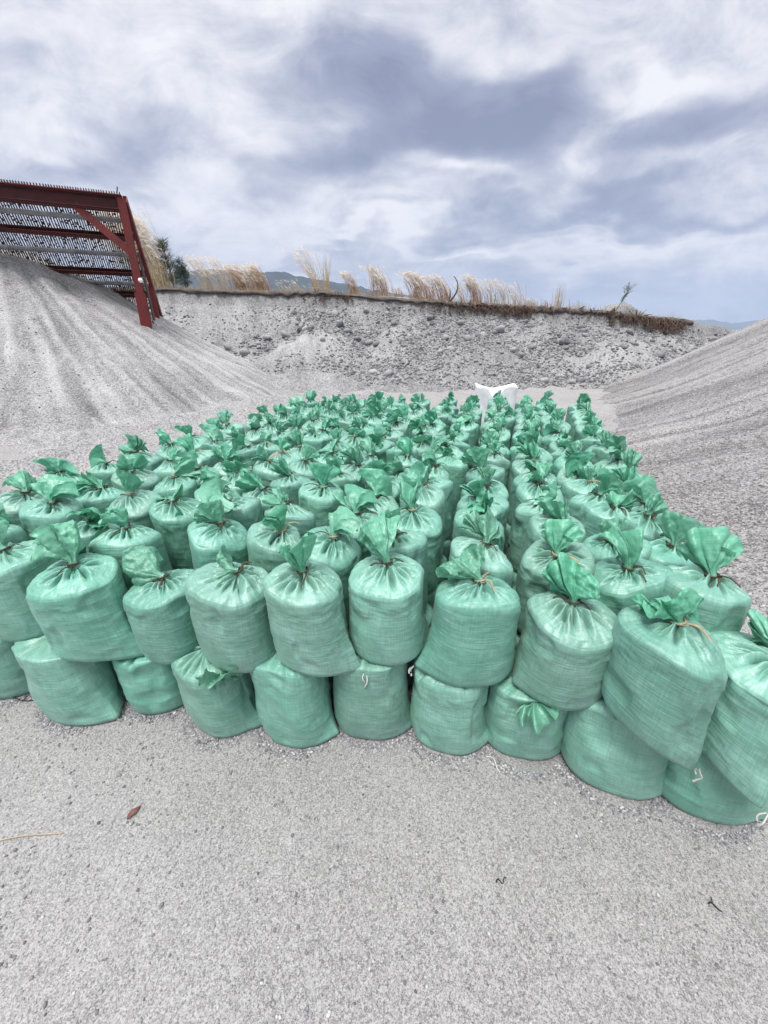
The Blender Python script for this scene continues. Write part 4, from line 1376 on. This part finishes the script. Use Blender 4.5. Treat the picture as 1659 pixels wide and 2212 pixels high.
# sand mound around the stumps
def mound_fn(X, Y):
    c0 = on_bank(1345, 0.6)
    r = np.hypot((X - c0[0]) / 1.6, (Y - c0[1]) / .9)
    return np.interp(X, RX, RZ) - .12 + .50 * np.exp(-r ** 2 * 1.6) * (1 + .6 * fbm(X * 2, Y * 2, 131, 4)) - 3.5 * sstep(.15, -.3, Y - bank_ridge_y(X)), fbm(X * 3, Y * 3, 133, 3) * .5 - .15


c0 = on_bank(1345, .6)
tag(heightfield('sand_mound', c0[0] - 2.2, c0[0] + 2.4, c0[1] - 1.3, c0[1] + 1.6, .06, mound_fn, M_bank), 'low sand mound around the broken tree on the bank top', 'mound', kind='structure')

# root mats hanging over the edge
mb = MB()
rs = np.random.RandomState(88)
def roots(px0, px1, n_, drop, dens=1.0, below=.35):
    for k_ in range(n_):
        px = rs.uniform(px0, px1)
        x, y, z = on_bank(px, rs.uniform(-.10, .15))
        z = float(np.interp(x, RX, RZ)) + .02
        d0 = rs.uniform(.0, below)
        p0 = np.array([x + rs.normal() * .05, y - d0 * .5 - .05, z - d0])
        L_ = drop * rs.uniform(.3, 1)
        v_ = np.array([rs.normal() * .45, -.55 - .3 * rs.rand(), -.75]) * L_
        tq = np.linspace(0, 1, 6)[:, None]
        pts = p0 + v_ * tq + np.array([rs.normal() * .1, -.05, rs.normal() * .08]) * np.sin(tq * 3)
        mb.tube(pts, rs.uniform(.008, .022) * np.linspace(1, .4, 6), 5)
roots(1010, 1150, 300, .30, below=.25)
roots(1340, 1405, 110, .42, below=.25)
roots(1400, 1484, 170, .55, below=.32)
roots(1150, 1345, 110, .18, below=.15)
roots(900, 1010, 90, .2)
roots(640, 760, 60, .12)
tag(obj('root_mat', mb.mesh('root_mat', M_root)), 'brown mat of dead roots and straw hanging over the bank edge', 'roots', kind='stuff')
# small upright stubble all along the edge
mb = MB()
for k_ in range(1500):
    px = rs.uniform(340, 1480)
    x, y, z = on_bank(px, rs.uniform(-.02, 1.0))
    hgt = rs.uniform(.06, .28)
    v_ = np.array([rs.normal() * .25 - .12, rs.normal() * .1, 1]) * hgt
    mb.ribbon(np.stack([[x, y, z - .02], np.array([x, y, z]) + v_ * .6, np.array([x, y, z]) + v_ + (-.03, 0, 0)]), (1, .3, 0), np.array([.014, .010, .003]))
tag(obj('dry_stubble', mb.mesh('dry_stubble', M_straw)), 'short dry stubble growing all along the bank edge', 'stubble', kind='stuff')

# ================================================================== STONES
def stone_mat(name, lo, hi):
    m, t, out = new_mat(name)
    oi = t.new('ShaderNodeObjectInfo').outputs['Random']
    isl = t.new('ShaderNodeNewGeometry').outputs['Random Per Island']
    pos = t.new('ShaderNodeNewGeometry').outputs['Position']
    f = t.math('FRACT', t.math('ADD', oi, isl))
    c = t.ramp(f, [(0.0, lo), (0.5, tuple((a + b) / 2.3 for a, b in zip(lo, hi))), (0.85, hi), (1.0, tuple(x * 1.3 for x in hi))])
    c = t.mix(t.maprange(t.noise(pos, 9, 4), .45, .7, 0, .5), c, (.33, .33, .34, 1))
    p = principled(t, c, .85, .25, t.bump(t.noise(pos, 40, 4), .4, .01))
    t.l.new(p.outputs[0], out.inputs[0])
    return m


M_stone = stone_mat('grey_river_stone', (0.085, 0.085, 0.092), (0.27, 0.27, 0.28))
M_rubble = stone_mat('pale_rubble', (0.13, 0.129, 0.127), (0.30, 0.298, 0.293))
M_grit = stone_mat('mixed_grit', (0.10, 0.096, 0.10), (0.40, 0.395, 0.40))


def ico(sub):
    import bmesh
    bm = bmesh.new(); bmesh.ops.create_icosphere(bm, subdivisions=sub, radius=1)
    V = np.array([v.co[:] for v in bm.verts]); F = np.array([[v.index for v in f.verts] for f in bm.faces]); bm.free()
    return V, F


I1, I1F = ico(1); I2, I2F = ico(2); I3, I3F = ico(3)


def stones_np(n, seed, sampler, rmin, rmax, name, mat, sub=1, pw=2.5, sink=.3):
    rs = np.random.RandomState(seed)
    V0, F0 = (I1, I1F) if sub == 1 else (I2, I2F)
    P = sampler(rs, n)
    n = len(P)
    rad = rmin + (rmax - rmin) * rs.rand(n) ** pw
    sc = np.stack([rs.uniform(.8, 1.3, n), rs.uniform(.7, 1.1, n), rs.uniform(.5, .85, n)], -1) * rad[:, None]
    a0 = rs.rand(n) * 6.28; b0 = rs.normal(size=n) * .5
    V = V0[None] * (1 + .16 * rs.normal(size=(n, len(V0), 1))) * sc[:, None]
    ca, sa, cb, sb = np.cos(a0)[:, None], np.sin(a0)[:, None], np.cos(b0)[:, None], np.sin(b0)[:, None]
    y1 = V[..., 1] * cb - V[..., 2] * sb; z1 = V[..., 1] * sb + V[..., 2] * cb
    x2 = V[..., 0] * ca - y1 * sa; y2 = V[..., 0] * sa + y1 * ca
    Q = np.stack([x2, y2, z1], -1) + P[:, None] + np.array([0, 0, 1.0]) * (rad * (.35 - sink))[:, None, None]
    F = (F0[None] + (np.arange(n) * len(V0))[:, None, None]).reshape(-1, 3)
    return obj(name, mesh_np(name, Q.reshape(-1, 3), F, True, mat=mat))


def samp_bank(rs, n):
    x = rs.uniform(-11, 19, n * 8); y = rs.uniform(13.2, 18.6, n * 8)
    yr_ = bank_ridge_y(x)
    dens = .25 + .9 * sstep(-.1, .35, fbm(x * .5, y * .7, 141, 3)) * (x > -4.6) + .5 * (x > -2)
    band = np.exp(-((y - (15.9 + .28 * (x + 4.0))) / .5) ** 2) * (x > -6) * (x < 0) * 2.2     # diagonal run of stones
    dens = np.where((x < -4) & (band < .3), .10, dens)
    cl = sstep(-.15, .45, fbm(x * 1.1, y * 1.6, 143, 4)) ** 1.5 * 2.2
    k = (rs.rand(n * 8) * 2.6 < dens * (.25 + cl) + band) & (y < yr_ - .1) & (rs.rand(n * 8) > 1.1 * np.exp(-((x + 2.7) / 1.4) ** 2 - ((y - 14.2) / .9) ** 2))
    x, y = x[k][:n], y[k][:n]
    return np.stack([x, y, bank_h(x, y)], -1)


o = stones_np(11000, 1, samp_bank, .014, .075, 'scattered_cobbles', M_stone, 1, 3.0)
tag(o, 'loose dark cobbles and pebbles scattered over the face of the bank', 'cobbles', kind='stuff')
def samp_rubble(rs, n):
    x = rs.uniform(-9, 17, n * 5); y = rs.uniform(12.8, 18.5, n * 5)
    k = (rs.rand(n * 5) < sstep(-.35, .3, fbm(x * .7, y * 1.1, 147, 4)) * np.where(x > -3.5, 1, .25)) & (y < bank_ridge_y(x) - .15)
    k &= (rs.rand(n * 5) > 1.15 * np.exp(-((x + 2.7) / 1.6) ** 2 - ((y - 14.3) / 1.1) ** 2)) & (rs.rand(n * 5) > np.exp(-((x - 8.6) / 2.0) ** 2 - ((y - 14.0) / .9) ** 2))
    x, y = x[k][:n], y[k][:n]
    return np.stack([x, y, bank_h(x, y)], -1)


o = stones_np(24000, 6, samp_rubble, .014, .055, 'bank_rubble', M_rubble, 1, 2.2, sink=.25)
tag(o, 'pale loose rubble covering the slopes of the bank', 'rubble', kind='stuff')
rs = np.random.RandomState(5)
pts_ = samp_bank(rs, 150)
SM = []
for k_ in range(6):
    r_ = np.random.RandomState(k_)
    nse = 1 + .10 * r_.normal(size=(len(I3), 1)) * 0 + .22 * fbm(I3[:, :1] * 1.3 + k_, I3[:, 1:2] * 1.3 + I3[:, 2:3], k_, 2)
    SM.append(mesh_np('boulder', I3 * nse * np.array([1.15, .9, .72]), I3F, True, mat=M_stone))
for k_, p_ in enumerate(pts_):
    s0 = rs.uniform(.075, .17) if rs.rand() < .8 else rs.uniform(.12, .2)
    o = obj('cobble', SM[k_ % 6]); o.location = (p_[0], p_[1], p_[2] + s0 * .15); o.scale = (s0, s0, s0)
    o.rotation_euler = (rs.normal() * .4, rs.normal() * .4, rs.rand() * 6.28)
    tag(o, 'rounded grey cobble lying on the sandy face of the bank', 'stone', 'larger cobbles on the bank face')


# coarse pebbles of the gravel pile beside the sacks
def samp_gravel(rs, n):
    x = rs.uniform(1.35, 8, n * 4); y = rs.uniform(-.3, 8.5, n * 4)
    d = np.hypot(x, y)
    h = np.maximum(gravel_h(x, y), floor_h(x, y))
    # keep clear of the sacks
    xb = np.interp(y, [.5, .9, 1.2, 2, 2.7, 3.5, 4.1, 5.4, 6], [1.28, 1.26, 1.34, 1.60, 1.86, 2.0, 2.3, 2.85, 3.0])
    ok = (x > xb) & (rs.rand(n * 4) < np.clip(1.7 / d, .12, 1) ** 1.2) & (x < y * 1.1 + 1.4)
    edge = sstep(0.0, .35, x - xb + .5 * fbm(x * 2, y * 2, 151, 2))
    ok &= rs.rand(n * 4) < .4 + .6 * edge
    x, y, h = x[ok][:n], y[ok][:n], h[ok][:n]
    return np.stack([x, y, h], -1)


o = stones_np(30000, 2, samp_gravel, .004, .0125, 'loose_pebbles', M_grit, 1, 2.2, sink=.2)
tag(o, 'loose coarse pebbles along the foot of the gravel pile', 'pebbles', kind='stuff')


def samp_floor(rs, n):
    x = rs.uniform(-2.6, 2.4, n); y = rs.uniform(.15, 1.9, n)
    return np.stack([x, y, floor_h(x, y)], -1)


o = stones_np(16000, 3, samp_floor, .0016, .0062, 'loose_grit', M_grit, 1, 3.5, sink=.1)
tag(o, 'fine loose grit lying on the yard floor in the foreground', 'grit', kind='stuff')


def samp_base(rs, n):
    c0 = [(p[0], p[1]) for (p, rz, kw, lab) in LR]
    P = []
    for (cx_, cy_) in c0:
        m_ = n // len(c0)
        a0 = rs.uniform(math.pi * 1.02, math.pi * 1.98, m_); r0 = .145 + np.abs(rs.normal(size=m_)) * .022
        P.append(np.stack([cx_ + np.cos(a0) * r0 * 1.12, cy_ + np.sin(a0) * r0 * .98, 0 * a0], -1))
    return np.concatenate(P)


o = stones_np(9000, 8, samp_base, .0018, .0065, 'grit_at_bases', M_grit, 1, 2.5, sink=.1)
tag(o, 'loose grit gathered along the bases of the front sacks', 'grit', kind='stuff')


def samp_left(rs, n):
    x = rs.uniform(-9, -1.2, n * 2); y = rs.uniform(2.2, 9.5, n * 2)
    k = x < -2.3 + .25 * (y - 2)
    x, y = x[k][:n], y[k][:n]
    return np.stack([x, y, np.maximum(floor_h(x, y), pile_h(x, y))], -1)


o = stones_np(5000, 4, samp_left, .004, .020, 'scattered_stones', M_stone, 1, 4.5)
tag(o, 'small stones scattered over the loose sand left of the sacks', 'stones', kind='stuff')

# ================================================================== SMALL LITTER
def ground_pt(px, py):
    a, b, _ = rayq(px, py)
    Y = -CAM_H / b
    return a * Y, Y


def litter(name, label, cat, px, py, mb, mat, rz=0, smooth=True):
    x, y = ground_pt(px, py)
    o = obj(name, mb.mesh(name, mat, smooth)); o.location = (x, y, float(floor_h(x, y)) + .003); o.rotation_euler = (0, 0, rz)
    return tag(o, label, cat)


mb = MB()
tq = np.linspace(0, 1, 9); ll = .05
us = np.linspace(-1, 1, 5)[:, None]
wl = .010 * np.sin(np.pi * np.clip(tq * .92 + .04, 0, 1))[None]
P = np.stack([(tq[None] - .5) * ll + 0 * us, us * wl, .006 * us ** 2 + .004 * np.sin(tq * 5)[None] + .002], -1)
mb.add(P.reshape(-1, 3), grid_faces(5, 9)); mb.tube([(-.025, 0, .002), (0, 0, .003), (.04, .002, .003)], .0012, 4)
litter('dry_leaf', 'small curled reddish dry leaf on the grit at the lower left', 'leaf', 290, 1757, mb, M_leaf, 1.15)
mb = MB(); tq = np.linspace(0, 1, 10)[:, None]
mb.tube(np.array([[-.10, 0, .003]]) + np.array([[.26, .03, 0]]) * tq + np.array([[0, .006, .003]]) * np.sin(tq * 4), .0018, 5)
litter('dry_straw', 'thin pale straw lying on the grit at the left edge of the photo', 'straw', 22, 1825, mb, M_straw, .05)
mb = MB(); mb.tube(np.array([[-.018, 0, .004]]) + np.array([[.036, 0, 0]]) * tq + np.array([[0, .006, .003]]) * np.sin(tq * 9), np.linspace(.0025, .001, 10), 5)
litter('twig', 'tiny black twig on the grit right of the middle', 'twig', 1083, 1905, mb, M_twig, .2)
mb = MB(); mb.tube(np.array([[-.014, 0, .004]]) + np.array([[.03, -.01, 0]]) * tq + np.array([[0, .006, .003]]) * np.sin(tq * 5), .002, 5)
mb.tube(np.array([[0, 0, .004]]) + np.array([[.006, .016, .002]]) * tq, .0015, 5)
litter('twig', 'small forked dark twig on the grit at the lower right', 'twig', 1538, 1955, mb, M_twig, 0)
mb = MB()
mb.tube(np.array([[-.16, .012, .004]]) + np.array([[.30, -.01, 0]]) * tq + np.array([[0, .012, .002]]) * np.sin(tq * 7), .0022, 5)
mb.tube(np.array([[-.03, 0, .004]]) + np.array([[-.03, .10, .0]]) * tq + np.array([[.012, 0, .002]]) * np.sin(tq * 4), .0016, 5)
mb.tube(np.array([[.02, 0, .004]]) + np.array([[.02, .07, .0]]) * tq, .0014, 5)
litter('branched_stem', 'dark branched dry stem on the grit beside the leftmost bottom sack', 'stem', 42, 1513, mb, M_twig, .0)
x, y = ground_pt(1055, 1640)
mb = MB(); mb.tube(np.array([[-.02, .01, .003]]) + np.array([[.05, -.05, 0]]) * tq + np.array([[.010, .010, .002]]) * np.sin(tq * 5), .0022, 5)
litter('loose_thread', 'white thread end lying on the grit in front of the middle bottom sacks', 'thread', 1062, 1642, mb, M_thread, 0)
# thin dark root sticks on the bank face
for (px, py, lab) in ((885, 800, 'thin dark stick lying on the bank face above the middle of the sacks'), (1570 // 1, 742, 'thin dark stick on the far right slope of the bank')):
    a, b, _ = rayq(px, py)
    for Y in np.arange(13.2, 19, .05):
        if bank_h(a * Y, Y) > CAM_H + b * Y: break
    mb = MB(); mb.tube(np.array([[-.2, 0, .0]]) + np.array([[.45, .1, .42]]) * tq + np.array([[0.03, 0, .05]]) * np.sin(tq * 4), np.linspace(.018, .006, 10), 5)
    o = obj('stick', mb.mesh('stick', M_bark, True)); o.location = (a * Y, Y - .05, float(bank_h(a * Y, Y)) + .03)
    tag(o, lab, 'stick')

# ================================================================== AIR
mb = MB()
x0, x1, y0, y1, z0, z1 = -13000, 13000, -6500, 12500, -60, 900
Vb = [(x0, y0, z0), (x1, y0, z0), (x1, y1, z0), (x0, y1, z0), (x0, y0, z1), (x1, y0, z1), (x1, y1, z1), (x0, y1, z1)]
mb.add(Vb, [(3, 2, 1, 0), (4, 5, 6, 7), (0, 1, 5, 4), (1, 2, 6, 5), (2, 3, 7, 6), (3, 0, 4, 7)])
m, t, out = new_mat('air')
pv = t.new('ShaderNodeVolumePrincipled')
pv.inputs['Color'].default_value = (.62, .76, 1.0, 1)
pv.inputs['Density'].default_value = .00012
pv.inputs['Anisotropy'].default_value = 0.0
t.l.new(pv.outputs[0], out.inputs['Volume'])
tag(obj('haze', mb.mesh('haze', m)), 'thin bluish air over the whole place', 'haze', kind='stuff')
